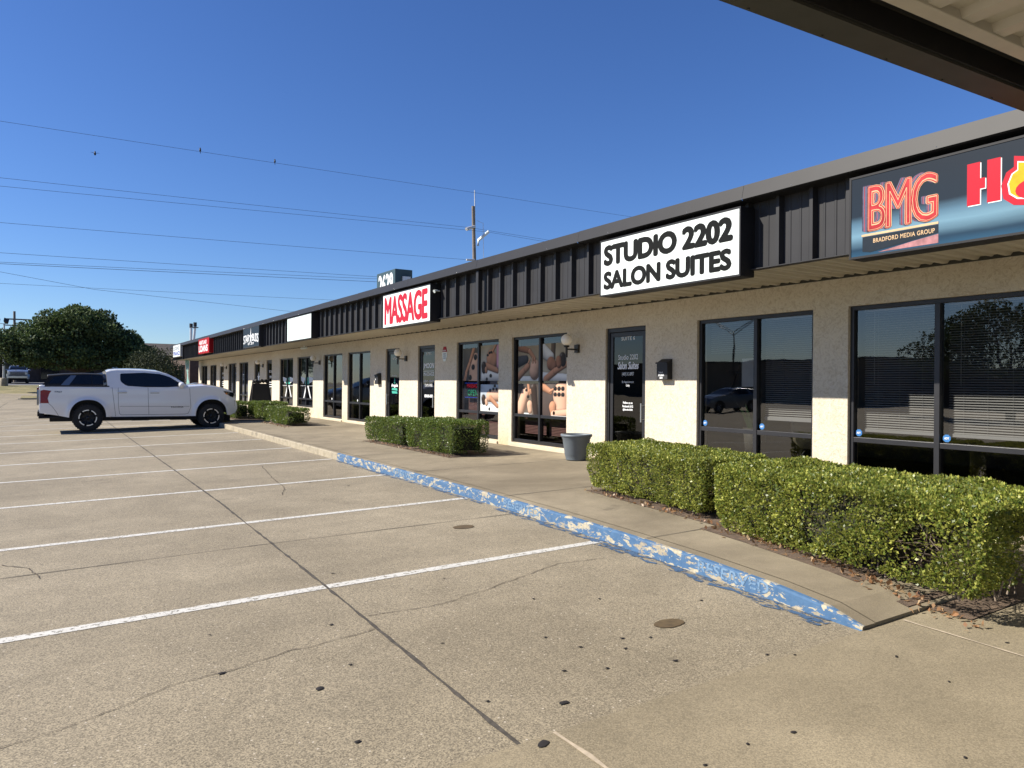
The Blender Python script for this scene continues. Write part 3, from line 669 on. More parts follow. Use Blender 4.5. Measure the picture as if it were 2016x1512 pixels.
    for p0, p1 in zip(ys_, ys_[1:]):
        p0 += 0.03 if p0 in vb else 0; p1 -= 0.03 if p1 in vb else 0
        for q0, q1 in ((sill+0.07, hb[0]-0.03), (hb[0]+0.03, TOPW-0.053)): pm.add([(GX, p0, q0), (GX, p0, q1), (GX, p1, q1), (GX, p1, q0)], [[0, 1, 2, 3]])
    pm.build('pane', GLASS, Wp, recalc=False)
    bx = WX+0.20
    if k == 'blinds':
        m = MB(); 
        for p0, p1, zb in ((a+0.07, 4.31, 1.10), (4.42, b_-0.10, 1.10)):
            slats(m, p0, p1, zb+0.03, TOPW-0.07, bx); m.box(bx-0.015, p0, zb-0.015, bx+0.012, p1, zb+0.02); m.box(bx-0.02, p0, TOPW-0.07, bx+0.02, p1, TOPW-0.03)
            for q in (0.2, 0.5, 0.8): m.box(bx-0.014, p0+(p1-p0)*q, zb, bx-0.013, p0+(p1-p0)*q+0.002, TOPW-0.05)
            m.box(bx-0.03, p1-0.14, 1.65, bx-0.025, p1-0.135, TOPW-0.07)
        m.build('blind', BLIND, Wp, recalc=False)
    if k == 'studio':
        m = MB(); p0, p1, zb = a+0.06, 6.78, 1.18
        slats(m, p0, p1, zb+0.03, TOPW-0.07, bx); m.box(bx-0.015, p0, zb-0.02, bx+0.012, p1, zb+0.025); m.box(bx-0.02, p0, TOPW-0.07, bx+0.02, p1, TOPW-0.03)
        p0, p1 = 6.89, b_-0.1; slats(m, p0, p1, 2.12, TOPW-0.07, bx, 0.03); 
        m.build('blind', BLIND, Wp, recalc=False)
    if k.startswith('poster'):
        m = MB()
        for p0, p1 in ((a+0.07, vb[0]-0.05), (vb[0]+0.05, b_-0.12)):
            slats(m, p0, p1, 0.62 if k == 'posterB' else 0.5, 2.5, bx+0.06, 0.030, 55, 0.028)
        m.build('blind', BLINDRED, Wp, recalc=False)
    if k in ('film', 'star'):
        m = MB(); m.box(bx-0.05, a+0.02, sill+0.03, bx-0.04, b_-0.02, TOPW-0.03); m.build('window_film', FILM if k == 'film' else FILMDK, Wp)
    if k == 'star':
        m = MB(); fr = wallframe(GX-0.001, mid, 0)
        S_ = [[(-.10, 2.46), (.06, 1.72), (-.14, 1.78)], [(-.78, 1.86), (-.22, 1.80), (-.42, 1.58), (-.70, 1.70)], [(.22, 1.86), (.80, 1.80), (.66, 1.66), (.30, 1.60)],
              [(-.16, 1.5), (-.02, 1.5), (-.34, 1.03), (-.44, 1.03)], [(.06, 1.5), (.2, 1.5), (.52, 1.03), (.42, 1.03)]]
        for q in S_: m.prism(q, fr, 0.001, 0.004, 0)
        m.prism([(-.2, 1.82), (.24, 1.82), (.3, 1.56), (-.26, 1.56)], fr, 0.001, 0.003, 1)
        m.box(GX-0.004, mid-0.8, 1.72, GX-0.002, mid+0.8, 1.735, 0); m.box(GX-0.004, mid-0.8, 1.50, GX-0.002, mid+0.8, 1.515, 0)
        m.build('star_decal', [DECAL, DECALGR], Wp)
    # alarm stickers low on the glass
    if k in ('blinds', 'studio'):
        for yy in (b_-0.10, vb[0]-0.09):
            st = MB(); octagon(st, GX-0.004, yy, TR+0.085, 0.044); add_text(st, 'ADT', wallframe(GX-0.004, yy, TR+0.085), -0.026, -0.012, 0.026, 0.012, 0.002, 1, 0.03); st.build('sticker', [STICKB, DECAL], Wp)
    elif k in ('dark', 'posterA', 'posterB'):
        st = MB(); octagon(st, GX-0.004, vb[0]-0.45 if k.startswith('p') else vb[0]+0.28, TR+0.085, 0.04); st.build('sticker', [DECAL], Wp)

# ------------------------------------------------------------------ massage posters (flat prints taped to the glass)
def mat_print():
    m, nt, b = _new('printed_photo'); h = N(nt); a = nt.nodes.new('ShaderNodeAttribute'); a.attribute_name = 'print'
    b.inputs['Roughness'].default_value = 0.5; b.inputs['Specular IOR Level'].default_value = 0.2; h.l(a.outputs['Color'], b.inputs['Base Color']); return m
PRINT = mat_print()
SK, SKL, SKD, HAIR, STONE, TOWEL, CLOTH, PINK = (.46, .23, .135), (.58, .36, .25), (.30, .14, .08), (.035, .022, .016), (.016, .014, .014), (.66, .66, .64), (.05, .05, .06), (.50, .26, .36)
def poster(y0, y1, z0, z1, bg0, bg1, prims, label):
    """a flat printed picture: colours of the print only; prims = (x0, y0, x1, y1, r0, r1, colour), u to the viewer's right"""
    nx, nz = 84, 70; W_, H_ = y1-y0, z1-z0; U, V = np.meshgrid(np.linspace(0, 1, nx), np.linspace(0, 1, nz), indexing='ij')
    asp = W_/H_; C_ = np.array(bg0)[None, None]*(1-V[..., None])+np.array(bg1)[None, None]*V[..., None]
    C_ = C_*(1+0.10*np.sin(U*9+V*5)[..., None])
    for (x0, v0, x1, v1, r0, r1, col) in prims:
        dx, dy = (x1-x0)*asp, v1-v0; L2 = dx*dx+dy*dy+1e-9; t = np.clip(((U-x0)*asp*dx+(V-v0)*dy)/L2, 0, 1)
        qx, qy = (U-x0)*asp-dx*t, V-v0-dy*t; rr_ = r0+(r1-r0)*t; d = np.sqrt(qx*qx+qy*qy)/rr_
        z = np.sqrt(np.clip(1-d*d, 0, 1)); sh = np.clip(-0.45*qx/rr_+0.55*qy/rr_+0.62*z, 0, 1); k = np.clip((1.02-d)/0.05, 0, 1)[..., None]
        shadow = np.clip((1.35-d)/0.5, 0, 1)[..., None]*0.35; C_ = C_*(1-shadow)
        cc = np.array(col)[None, None]*(0.22+1.0*sh[..., None])
        if sum(col) < 0.1: cc = cc+np.clip(sh-0.85, 0, 1)[..., None]*0.8
        C_ = C_*(1-k)+cc*k
    C_ = np.clip(C_, 0, 0.8); X = GX-0.004
    me = bpy.data.meshes.new('poster'); Vt = [(X, y1-U[i, j]*W_, z0+V[i, j]*H_) for i in range(nx) for j in range(nz)]
    me.from_pydata(Vt, [], [[i*nz+j, (i+1)*nz+j, (i+1)*nz+j+1, i*nz+j+1] for i in range(nx-1) for j in range(nz-1)])
    at = me.color_attributes.new('print', 'FLOAT_COLOR', 'POINT'); at.data.foreach_set('color', np.concatenate([C_, np.ones((nx, nz, 1))], 2).astype(np.float32).ravel())
    me.materials.append(PRINT); o = bpy.data.objects.new('poster', me); scene.collection.objects.link(o); tag(o, label, 'poster', 'photo posters in the massage shop windows')
def ell(cx, cy, rx, ry, rot=0, n=16):
    c, s_ = math.cos(rot), math.sin(rot)
    return [(cx+rx*math.cos(t)*c-ry*math.sin(t)*s_, cy+rx*math.cos(t)*s_+ry*math.sin(t)*c) for t in [2*math.pi*i/n for i in range(n)]]
def st(x, y, r=.06): return (x-.02, y, x+.02, y, r, r, STONE)
am = (13.635+15.57)/2; bm_ = (11.16+13.10)/2
DG = (.05, .045, .04); BG = (.34, .29, .20); PW = (.50, .52, .54)
poster(am+0.05, 15.40, 1.70, 2.46, DG, (.10, .09, .07), [(.95, .05, .80, .45, .62, .40, SKL), (.78, 1.08, .42, .50, .10, .075, SK), (.42, .50, .22, .24, .085, .07, SK), (.22, .24, .08, .02, .04, .03, SK), (.26, .22, .17, .0, .035, .03, SK), st(.80, .72, .085), st(.66, .42, .085), st(.48, .10, .08)], 'upper left photo poster of an arm reaching over a back with dark stones')
poster(13.69, am-0.05, 1.70, 2.50, PW, BG, [(.2, .12, 1.0, .12, .18, .18, TOWEL), (.55, .62, .68, .55, .26, .22, SK), (.30, .42, .85, .28, .10, .08, SK), (.95, 1.0, .93, .45, .16, .13, PINK), (.82, 1.05, .60, .80, .06, .04, SK), (.16, .42, .17, .32, .13, .12, HAIR), (.28, .33, .29, .28, .07, .07, SK), st(.36, .72, .035), st(.45, .78, .035), st(.54, .80, .035), st(.52, .14, .05), st(.32, .05, .04)], 'upper right photo poster of a person lying beside a pink floral sleeve')
poster(13.69, am-0.05, 0.98, 1.62, PW, (.35, .42, .50), [(.0, .08, 1.0, .08, .22, .22, TOWEL), (.45, .58, 1.05, .66, .20, .24, SKL), (.52, .52, .86, .26, .10, .08, SK), (.16, .50, .18, .42, .15, .15, HAIR), (.30, .42, .32, .34, .09, .10, SKL), st(.50, .80, .05), st(.66, .84, .05), st(.82, .84, .05), st(.73, .95, .05)], 'lower photo poster of a resting head and shoulders with small dark stones on white towel')
poster(bm_+0.06, 12.97, 1.70, 2.42, BG, (.30, .24, .16), [(.0, .55, .38, .62, .17, .12, CLOTH), (.2, .02, 1.0, .02, .12, .12, TOWEL), (.80, .36, .78, .28, .25, .26, SKL), (-.05, .98, .55, .84, .11, .08, SKD), (.55, .84, .78, .62, .08, .07, SK), (.78, .62, .82, .52, .045, .03, SK), (.70, .64, .70, .52, .04, .03, SK), (-.05, .08, .38, .36, .12, .10, SK), (.38, .36, .48, .42, .11, .10, SK), (.50, .52, .56, .60, .04, .03, SK)], 'upper left photo poster of two hands kneading a leg')
poster(11.24, bm_-0.06, 1.70, 2.44, (.40, .36, .28), BG, [(.42, .60, .44, 1.1, .10, .10, (.12, .08, .05)), (.0, .10, 1.0, .06, .14, .12, TOWEL), (.02, .80, .34, .62, .20, .15, TOWEL), (.34, .46, .44, .40, .19, .16, SKD), (.12, .04, .52, .26, .10, .10, SK), (.52, .26, 1.02, .46, .09, .08, SK), (.80, .60, .82, .50, .15, .13, HAIR), (.64, .54, .66, .44, .12, .11, SKD)], 'upper right photo poster of a reclining head cradled on an arm')
poster(bm_+0.06, 12.97, 0.98, 1.64, (.16, .13, .10), (.05, .04, .035), [(.2, .0, .6, .0, .10, .10, TOWEL), (.12, .20, .34, .66, .24, .22, SKL), (.74, .85, .86, .05, .17, .14, HAIR), (.56, .34, .58, .18, .15, .12, SKL), (.48, 1.05, .52, .80, .07, .06, SK), (.52, .80, .48, .68, .03, .02, SK), (.55, .80, .56, .66, .03, .02, SK), (.60, .82, .62, .70, .03, .02, SK), st(.28, .88, .045), st(.40, .80, .045), st(.48, .60, .045)], 'lower left photo poster of a smiling face down figure with stones on the shoulders')
poster(11.24, bm_-0.06, 0.98, 1.66, (.05, .035, .03), (.10, .08, .07), [(.98, 1.0, 1.0, .5, .14, .10, TOWEL), (.78, .62, .80, .30, .42, .36, SKL), (.42, .30, .44, .16, .18, .14, SK), (.45, .08, 1.0, .16, .13, .11, SKL), (.02, .88, .34, .74, .12, .08, SK), (.30, .76, .44, .82, .05, .03, SK), (.4, .0, 1.0, .0, .07, .07, TOWEL)]+[st(.52+.15*i, .84-.17*j, .06) for i in range(3) for j in range(2)], 'lower right photo poster of a bare back with rows of dark stones')
# neon OPEN sign hung inside the left pane
o = empty('open_sign', (GX+0.05, 15.1, 1.45), 'small dark neon OPEN sign hanging inside the massage shop window', 'sign')
m = MB(); m.box(GX+0.05, am+0.06, 1.29, GX+0.08, 15.42, 1.66); m.build('sign_box', BLACKM, o)
m = MB(); add_text(m, 'OPEN', wallframe(GX+0.05, 15.24, 1.36), 0.0, 0, 0.46, 0.13, 0.004, 1, -0.02)
add_text(m, 'MASSAGE', wallframe(GX+0.05, 15.28, 1.54), 0.0, 0, 0.54, 0.09, 0.004, 0, -0.01)
m.box(GX+0.044, am+0.08, 1.31, GX+0.047, 15.38, 1.318, 2); m.box(GX+0.044, am+0.08, 1.645, GX+0.047, 15.38, 1.653, 2)
m.build('neon_tubes', [NEONR, NEONG, NEONB], o, recalc=False)

# ------------------------------------------------------------------ fascia signs
def sign_base(name, loc, y0, y1, z0, z1, label, face, edge=CAP, XS=6.62, rim=0.02):
    K = XS/6.7; y0 *= K; y1 *= K; z0 = (z0-E)*K+E; z1 = (z1-E)*K+E
    o = empty(name, (XS+0.1, (y0+y1)/2, z0), label, 'sign')
    m = MB(); m.box(XS+0.006, y0, z0, XF-0.005, y1, z1); m.build('sign_box', edge, o, bevel=0.004)
    m = MB()
    for a in ((y0, z0, y1, z0+rim), (y0, z1-rim, y1, z1), (y0, z0+rim, y0+rim, z1-rim), (y1-rim, z0+rim, y1, z1-rim)): m.box(XS-0.004, a[0], a[1], XS+0.005, a[2], a[3])
    m.build('rim', edge, o)
    m = MB(); m.box(XS+0.001, y0+rim, z0+rim, XS+0.0055, y1-rim, z1-rim); f = m.build('sign_face', face, o)
    return o, f, (lambda u, v, d: (XS+0.001-d, y1-u*K, z0+v*K))
def Zs(z): return z+E
o, f, X = sign_base('shop_sign', None, 5.72, 8.25, Zs(1.262), Zs(2.06), 'white lightbox sign reading STUDIO 2202 SALON SUITES in dark bold letters', WHITEP)
m = MB(); fr = X
add_text(m, 'STUDIO 2202', fr, 0.08, 0.42, 2.42, 0.715, 0.002, 0, 0.056, 0.97); add_text(m, 'SALON SUITES', fr, 0.08, 0.085, 2.40, 0.345, 0.002, 0, 0.052, 0.97)
m.build('lettering', SIGNTXT, f, recalc=False)
o, f, X = sign_base('shop_sign', None, 13.77, 16.32, Zs(1.285), Zs(2.07), 'white lightbox sign reading MASSAGE in tall red letters', WHITEP)
m = MB(); add_text(m, 'MASSAGE', X, 0.10, 0.07, 2.42, 0.72, 0.002, 0, 0.03, 0.95); m.build('lettering', REDTXT, f, recalc=False)
sign_base('shop_sign', None, 21.87, 24.5, Zs(1.33), Zs(2.10), 'blank faded white lightbox sign with no lettering', WHITEOLD)
o, f, X = sign_base('shop_sign', None, 28.30, 30.93, Zs(1.355), Zs(2.14), 'navy sign with a white star and arched STAR BUDS lettering', NAVY, edge=BLACKM)
m = MB(); fr = X
arch = lambda a, b: (a, b*(1.0+0.25*(2*a-1)**2)-0.30*(2*a-1)**2)
add_text(m, 'STAR', fr, 0.08, 0.24, 1.02, 0.52, 0.002, 0, 0.02, warp=lambda a, b: (a, b*(1.25-0.25*a)-0.35*(1-a)))
add_text(m, 'BUDS', fr, 1.56, 0.24, 2.52, 0.52, 0.002, 0, 0.02, warp=lambda a, b: (a, b*(1.0+0.25*a)-0.35*a))
S5 = [(0.5*math.sin(t)*k*0.52+1.30, math.cos(t)*k*0.5*(0.80 if i == 0 else 0.62)+0.38) for i, (t, k) in enumerate([(2*math.pi*j/10, 1.0 if j % 2 == 0 else 0.36) for j in range(10)])]
m.prism(S5, fr, 0.001, 0.003); add_text(m, 'EST. 2019', fr, 0.85, 0.10, 1.80, 0.19, 0.002, 0, 0.02)
m.build('lettering', DECAL, f, recalc=False)
o, f, X = sign_base('shop_sign', None, 38.3, 41.3, Zs(1.44), Zs(2.19), 'red sign reading HEARTLAND LOANS in white letters', REDSIGN, edge=REDSIGN, XS=6.62)
m = MB(); fr = X; add_text(m, 'HEARTLAND', fr, 0.25, 0.46, 2.3, 0.66, 0.002, 0, 0.03); add_text(m, 'LOANS', fr, 0.15, 0.08, 2.6, 0.42, 0.002, 0, 0.04); m.build('lettering', DECAL, f, recalc=False)
o, f, X = sign_base('shop_sign', None, 47.5, 50.36, Zs(1.51), Zs(2.235), 'small white sign reading LEGEND FINANCE in blue at the far corner', WHITEP, edge=GALV, XS=6.62)
m = MB(); fr = X; add_text(m, 'LEGEND', fr, 0.2, 0.40, 2.5, 0.62, 0.002, 1, 0.02); add_text(m, 'FINANCE', fr, 0.15, 0.08, 2.65, 0.34, 0.002, 0, 0.04); m.build('lettering', [BLUETXT, GREYTXT], f, recalc=False)
# media group sign, runs out of the picture on the right
bz0, bz1 = Zs(1.255), Zs(2.06); by1 = 4.37; by0 = 0.75
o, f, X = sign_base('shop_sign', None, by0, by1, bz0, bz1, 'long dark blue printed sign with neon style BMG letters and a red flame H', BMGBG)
m = MB(); fr = X
for i in range(9): add_text(m, 'BMG', fr, 0.135+0.006*i, 0.250-0.002*i, 0.80+0.0055*i, 0.70-0.0015*i, 0.0012+0.00012*i, (0, 5, 0, 1, 5, 0, 5, 0, 0)[i], 0.012, 0.86)
add_text(m, 'BMG', fr, 0.19, 0.24, 0.86, 0.69, 0.0026, 2, 0.024, 0.86)
add_text(m, 'BMG', fr, 0.193, 0.243, 0.857, 0.687, 0.0033, 1, 0.016, 0.86)
add_text(m, 'BMG', fr, 0.202, 0.252, 0.848, 0.678, 0.0040, 2, 0.0, 0.86)
add_text(m, 'BMG', fr, 0.206, 0.256, 0.844, 0.674, 0.0044, 1, -0.014, 0.86)
m.prism([(0.13, 0.205), (0.86, 0.205), (0.86, 0.225), (0.13, 0.225)], fr, 0.001, 0.003, 2)
m.prism([(0.14, 0.06), (0.22, 0.045), (0.86, 0.125), (0.86, 0.20), (0.14, 0.20)], fr, 0.001, 0.0022, 4)
add_text(m, 'BRADFORD MEDIA GROUP', fr, 0.25, 0.130, 0.83, 0.172, 0.0028, 2, 0.015, 1.08)
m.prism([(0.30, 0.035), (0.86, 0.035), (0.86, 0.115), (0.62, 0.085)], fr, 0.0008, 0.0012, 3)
m.build('logo', [BMGSIDE, BMGRED, BMGCRM, BMGREF, NAVY, GREYTXT, DECAL], f, recalc=False)
m = MB()
def hshape(dx, dz, mi, d):
    m.prism([(1.10+dx, .31+dz), (1.205+dx, .31+dz), (1.205+dx, .44+dz), (1.245+dx, .44+dz), (1.245+dx, .53+dz), (1.205+dx, .53+dz), (1.205+dx, .67+dz), (1.10+dx, .67+dz)], fr, 0.001, d, mi)
    m.prism([(1.26+dx, .31+dz), (1.365+dx, .31+dz), (1.365+dx, .67+dz), (1.26+dx, .67+dz)], fr, 0.001, d, mi)
hshape(0.008, -0.008, 1, 0.002); hshape(0, 0, 0, 0.003)
def flame(s, mi, d):
    base = [(0, 0), (.10, .02), (.17, .09), (.19, .18), (.165, .27), (.12, .33), (.13, .42), (.09, .36), (.06, .42), (.045, .50), (.01, .40), (-.03, .45), (-.03, .36), (-.10, .38), (-.10, .30), (-.15, .27), (-.185, .18), (-.17, .08), (-.10, .02)]
    cx, cy = 1.575, .44; m.prism([(cx+u*s, cy+(v-.19)*s-0.0) for u, v in base], fr, 0.001, d, mi)
flame(1.12, 0, 0.002); flame(0.86, 1, 0.0028); flame(0.80, 2, 0.0034); m.prism(ell(1.575, .36, .10, .075), fr, 0.001, 0.0040, 0)
m.prism([(1.72, .30), (1.80, .30), (1.80, .67), (1.72, .67)], fr, 0.001, 0.003, 0); 
m.build('flame_lettering', [FLAMER, DECAL, FLAMEY], f, recalc=False)

# ------------------------------------------------------------------ globe wall lamps, mailboxes, plate, planter
GL = [(10.82, 0.818, 'white globe wall lamp beside the posters, closest to the grey planter'), (18.46, 0.831, 'white globe wall lamp in front of the dark door by a mailbox'),
      (25.96, 0.873, 'white globe wall lamp between the plain dark windows and the star windows'), (34.13, 0.90, 'white globe wall lamp above the black sidewalk easel sign'), (42.10, 0.93, 'white globe wall lamp farthest along the facade')]
for (gy, gzv, lb) in GL:
    gy += 0.0
    o = empty('globe_lamp', (8.28, gy, gzv+E), lb, 'wall lamp', 'globe lamps along the storefronts')
    c = (8.02, gy, gzv+E); m = MB(); m.lathe([(0.105*math.sin(t)+1e-4, -0.105*math.cos(t)) for t in [math.pi*i/14 for i in range(15)]], c, 'z', 24); m.build('globe', GLOBE, o)
    m = MB(); m.lathe([(0.05, 0), (0.055, 0.03), (0.03, 0.03)], (c[0], c[1], c[2]-0.135), 'z', 16); m.tube([(c[0], c[1], c[2]-0.32), (c[0], c[1], c[2]-0.12)], 0.022, 10)
    m.tube([(c[0], c[1], c[2]-0.17), (8.25, gy, c[2]-0.17)], 0.014, 8); m.box(8.235, gy-0.055, c[2]-0.23, 8.278, gy+0.055, c[2]-0.08); m.build('bracket', BRONZE, o)
for (my, mz, lb) in ((8.51, 1.72, 'black wall mailbox on the stucco beside the Suite 6 door'), (20.37, 1.60, 'black wall mailbox with a white mark beside the second dark door')):
    o = empty('mailbox', (8.28, my, mz), lb, 'mailbox', 'wall mailboxes'); m = MB()
    m.add([(8.278, my-.12, mz), (8.17, my-.12, mz), (8.17, my-.12, mz+.27), (8.278, my-.12, mz+.33), (8.278, my+.12, mz), (8.17, my+.12, mz), (8.17, my+.12, mz+.27), (8.278, my+.12, mz+.33)],
          [[0, 1, 2, 3], [4, 7, 6, 5], [0, 4, 5, 1], [1, 5, 6, 2], [3, 2, 6, 7], [0, 3, 7, 4]]); m.build('box_body', BLACKM, o, bevel=0.006)
    m = MB(); m.box(8.15, my-.125, mz+.25, 8.168, my+.125, mz+.275); m.build('lid', BLACKM, o)
    m = MB(); fr = wallframe(8.169, my+.10, mz)
    if my < 10: add_text(m, 'Suite 6', fr, .03, .10, .12, .13, .001, 0, 0.0); add_text(m, 'STUDIO', fr, .02, .055, .15, .085, .001, 0, 0.05); add_text(m, '2202', fr, .05, .015, .12, .045, .001, 0, 0.05)
    else: m.prism(ell(.05, .14, .02, .025), fr, .001, .002)
    m.build('lettering', DECAL, o, recalc=False)
o = empty('alarm_plaque', (8.27, 16.18, 0.60+E), 'small red and white alarm company plaque on the stucco', 'plaque')
m = MB(); fr = wallframe(8.279, 16.18, 0.72+E)
m.prism([(-.12, 0.06), (-.06, .19), (.06, .19), (.12, .06)], fr, 0, 0.012, 1); m.prism([(-.12, .058), (.12, .058), (.12, -.05), (.06, -.17), (-.06, -.17), (-.12, -.05)], fr, 0, 0.012, 0); m.build('plate', [WHITEP, REDSIGN], o)
m = MB(); add_text(m, 'SECURITY', fr, -.09, .075, .09, .11, .013, 0, .02); 
for zz in (0.0, -0.05, -0.10): m.box(8.265, 16.18-.07, .72+E+zz, 8.266, 16.18+.07, .72+E+zz+.02, 1)
m.build('lettering', [DECAL, GREYTXT], o, recalc=False)
pz = wz(7.75, 10.2)+0.004
o = empty('planter', (7.75, 10.22, pz), 'empty slate blue plastic planter pot standing by the wall', 'planter')
SP = lambda L_: [(a*.69, b*.93) for a, b in L_]
m = MB(); prof = [(0.001, 0), (.255, 0), (.262, .015), (.29, .10), (.296, .105), (.305, .19), (.311, .195), (.325, .29), (.331, .295), (.345, .385), (.352, .39), (.372, .43)]
m.lathe(SP(prof), (7.75, 10.15, pz), 'z', 40); m.build('pot_body', PLANTER, o)
m = MB(); m.lathe(SP([(.372, .43), (.392, .435), (.398, .455), (.392, .48), (.365, .48), (.352, .455), (.33, .36), (.001, .36)]), (7.75, 10.15, pz), 'z', 40); m.build('rim', PLANTER, o)

# ------------------------------------------------------------------ hedges
def leaves(P, Nn, size, seed, jit=0.75):
    r = np.random.default_rng(seed); n = len(P)
    d = Nn+r.normal(0, jit, (n, 3)); d /= np.linalg.norm(d, axis=1)[:, None]
    q = r.normal(0, 1, (n, 3)); s_ = np.cross(d, q); s_ /= np.linalg.norm(s_, axis=1)[:, None]
    nrm = np.cross(d, s_); L = size*r.uniform(0.6, 1.3, (n, 1)); W = L*r.uniform(0.26, 0.36, (n, 1))
    base = P; tip = P+d*L; m1 = P+d*L*0.55+s_*W+nrm*L*0.10; m2 = P+d*L*0.55-s_*W+nrm*L*0.10
    V_ = np.stack([base, m1, tip, m2], 1).reshape(-1, 3)
    return V_
def leaf_mesh(name, V_, mat, parent):
    n = len(V_)//4; me = bpy.data.meshes.new(name); off = np.array(OFF[parent.name]); V_ = V_-off
    me.vertices.add(len(V_)); me.vertices.foreach_set('co', V_.astype(np.float32).ravel())
    me.loops.add(n*4); me.loops.foreach_set('vertex_index', np.arange(n*4, dtype=np.int32))
    me.polygons.add(n); me.polygons.foreach_set('loop_start', np.arange(0, n*4, 4, dtype=np.int32)); me.polygons.foreach_set('loop_total', np.full(n, 4, dtype=np.int32))
    me.materials.append(mat); me.update(calc_edges=True); o = bpy.data.objects.new(name, me); scene.collection.objects.link(o); o.parent = parent
    OFF[o.name] = OFF[parent.name]; return o
def vnoise(P, sc, seed):
    """cheap smooth noise from sines"""
    r = np.random.default_rng(seed); o = 0
    for k in range(5):
        a = r.normal(0, sc*(1+k*0.6), 3); o = o+np.sin(P@a+r.uniform(0, 6.3))/(1+k*0.5)
    return o/2.6
def hedge(x0, x1, y0, y1, zt, size, dens, mat, label, seed, hole=None, zoff=0.04, skew=0.0):
    cx, cy = (x0+x1)/2, (y0+y1)/2; zb = wz(cx, cy)+zoff
    o = empty('hedge', (cx, cy, wz(cx, cy)), label, 'hedge', 'clipped box hedges along the walkway')
    r = np.random.default_rng(seed); H = zt-zb; P = []; Q = []
    for face in range(5):
        area = [(y1-y0)*H, (y1-y0)*H, (x1-x0)*H, (x1-x0)*H, (x1-x0)*(y1-y0)][face]
        if face == 1: area *= 0.45
        n = int(area*dens); u, v = r.random(n), r.random(n); dep = np.abs(r.normal(0, 0.045, n))
        if face < 2: p = np.stack([np.full(n, (x0, x1)[face]), y0+u*(y1-y0), zb+v*H], 1); nn = (-1, 1)[face]*np.array([1., 0, 0])
        elif face < 4: p = np.stack([x0+u*(x1-x0), np.full(n, (y0, y1)[face-2]), zb+v*H], 1); nn = (-1, 1)[face-2]*np.array([0, 1., 0])
        else: p = np.stack([x0+u*(x1-x0), y0+v*(y1-y0), np.full(n, zt)], 1); nn = np.array([0, 0, 1.])
        N2 = np.tile(nn, (n, 1)); p = p-N2*dep[:, None]; P.append(p); Q.append(N2)
    P = np.concatenate(P); Q = np.concatenate(Q)
    # rounded edges and bumpy surface
    c = np.array([cx, cy, (zb+zt)/2]); h = np.array([(x1-x0)/2, (y1-y0)/2, H/2]); d = (P-c); R_ = 0.065
    inner = np.clip(d, -(h-R_), h-R_); e = d-inner; ln = np.linalg.norm(e, axis=1); k = np.where(ln > R_, R_/np.maximum(ln, 1e-6), 1.0)
    P = c+inner+e*k[:, None]
    bmp = vnoise(P, 5.0, seed)*0.030+vnoise(P, 14, seed+1)*0.014
    P = P+Q*bmp[:, None]
    low = np.clip(1-(P[:, 2]-zb)/0.25, 0, 1); P[:, :2] += (c[:2]-P[:, :2])*(low*0.06)[:, None]
    keep = vnoise(P, 9, seed+2)+r.normal(0, 0.35, len(P)) > -0.95
    if hole is not None:
        for hc, hr in hole: keep &= np.linalg.norm((P-np.array(hc))/np.array(hr), axis=1) > 1+r.normal(0, .15, len(P))
    keep &= ~((vnoise(P, 6.5, seed+9) < -0.33) & (np.abs(Q[:, 2]) < 0.5) & (r.random(len(P)) < 0.80))
    P = P[keep]; Q = Q[keep]; P[:, 0] += skew*(P[:, 1]-y1)
    leaf_mesh('foliage', leaves(P, Q*0.8+np.array([0, 0, .45]), size, seed+3), mat, o)
    SK = lambda m_: setattr(m_, 'v', [(a+skew*(b_-y1), b_, c_) for a, b_, c_ in m_.v])
    m = MB(); s_ = 0.13; m.box(x0+s_, y0+s_, zb+0.05, x1-s_, y1-s_, zt-s_*0.95)  # solid dark box added so gaps between leaves look deeply shaded
    if hole is None: SK(m); m.build('shade_core', CORE, o)
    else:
        m = MB(); m.box(x0+s_, y0+0.75, zb+0.08, x1-s_, y1-s_, zt-s_); m.box(x0+0.25, y0+s_, zt-0.26, x1-0.2, y0+0.75, zt-s_); SK(m); m.build('shade_core', CORE, o)
    m = MB(); rr = random.Random(seed); n = int((y1-y0)*(26 if size < 0.03 else 8))
    for i in range(n):
        x = rr.uniform(x0+.1, x1-.1); y = rr.uniform(y0+.08, y1-.08); p0 = Vector((x, y, zb-0.05)); pts = [p0]; q = Vector((rr.uniform(-.35, .35), rr.uniform(-.35, .35), 1))
        for j in range(4):
            pts.append(pts[-1]+q.normalized()*(H*0.25)); q += Vector((rr.uniform(-.5, .5), rr.uniform(-.5, .5), 0))
        pts = [Vector((min(max(p.x, x0+.03), x1-.03), min(max(p.y, y0+.03), y1-.03), min(p.z, zt-.03))) for p in pts]
        m.tube(pts, [0.008, 0.006, 0.005, 0.004, 0.002], 5, caps=False)
    # sideways twigs under the skin
    for i in range(n*3):
        x = rr.uniform(x0+.05, x0+.3); y = rr.uniform(y0+.03, y1-.05); z = rr.uniform(zb+.08, zt-.1); a = Vector((x+.12, y, z)); b_ = Vector((x0+rr.uniform(0, .05), y+rr.uniform(-.15, .15), z+rr.uniform(-.02, .15)))
        m.tube([a, (a+b_)/2+Vector((0, rr.uniform(-.03, .03), rr.uniform(-.03, .03))), b_], [.004, .003, .0015], 4, caps=False)
    SK(m); m.build('twigs', TWIG, o)
    return o
hedge(5.34, 6.66, 2.26, 4.86, E-0.745, 0.027, 10500, LEAF_BOX, 'large clipped box hedge nearest the camera, thinning at its near end', 11, hole=[((6.25, 2.4, 0.62), (0.42, 0.42, 0.20))], skew=0.19)
hedge(5.82, 6.86, 5.19, 7.42, E-0.745, 0.0255, 10500, LEAF_BOX, 'clipped box hedge right behind the large front one beside the planter', 23, skew=0.13)
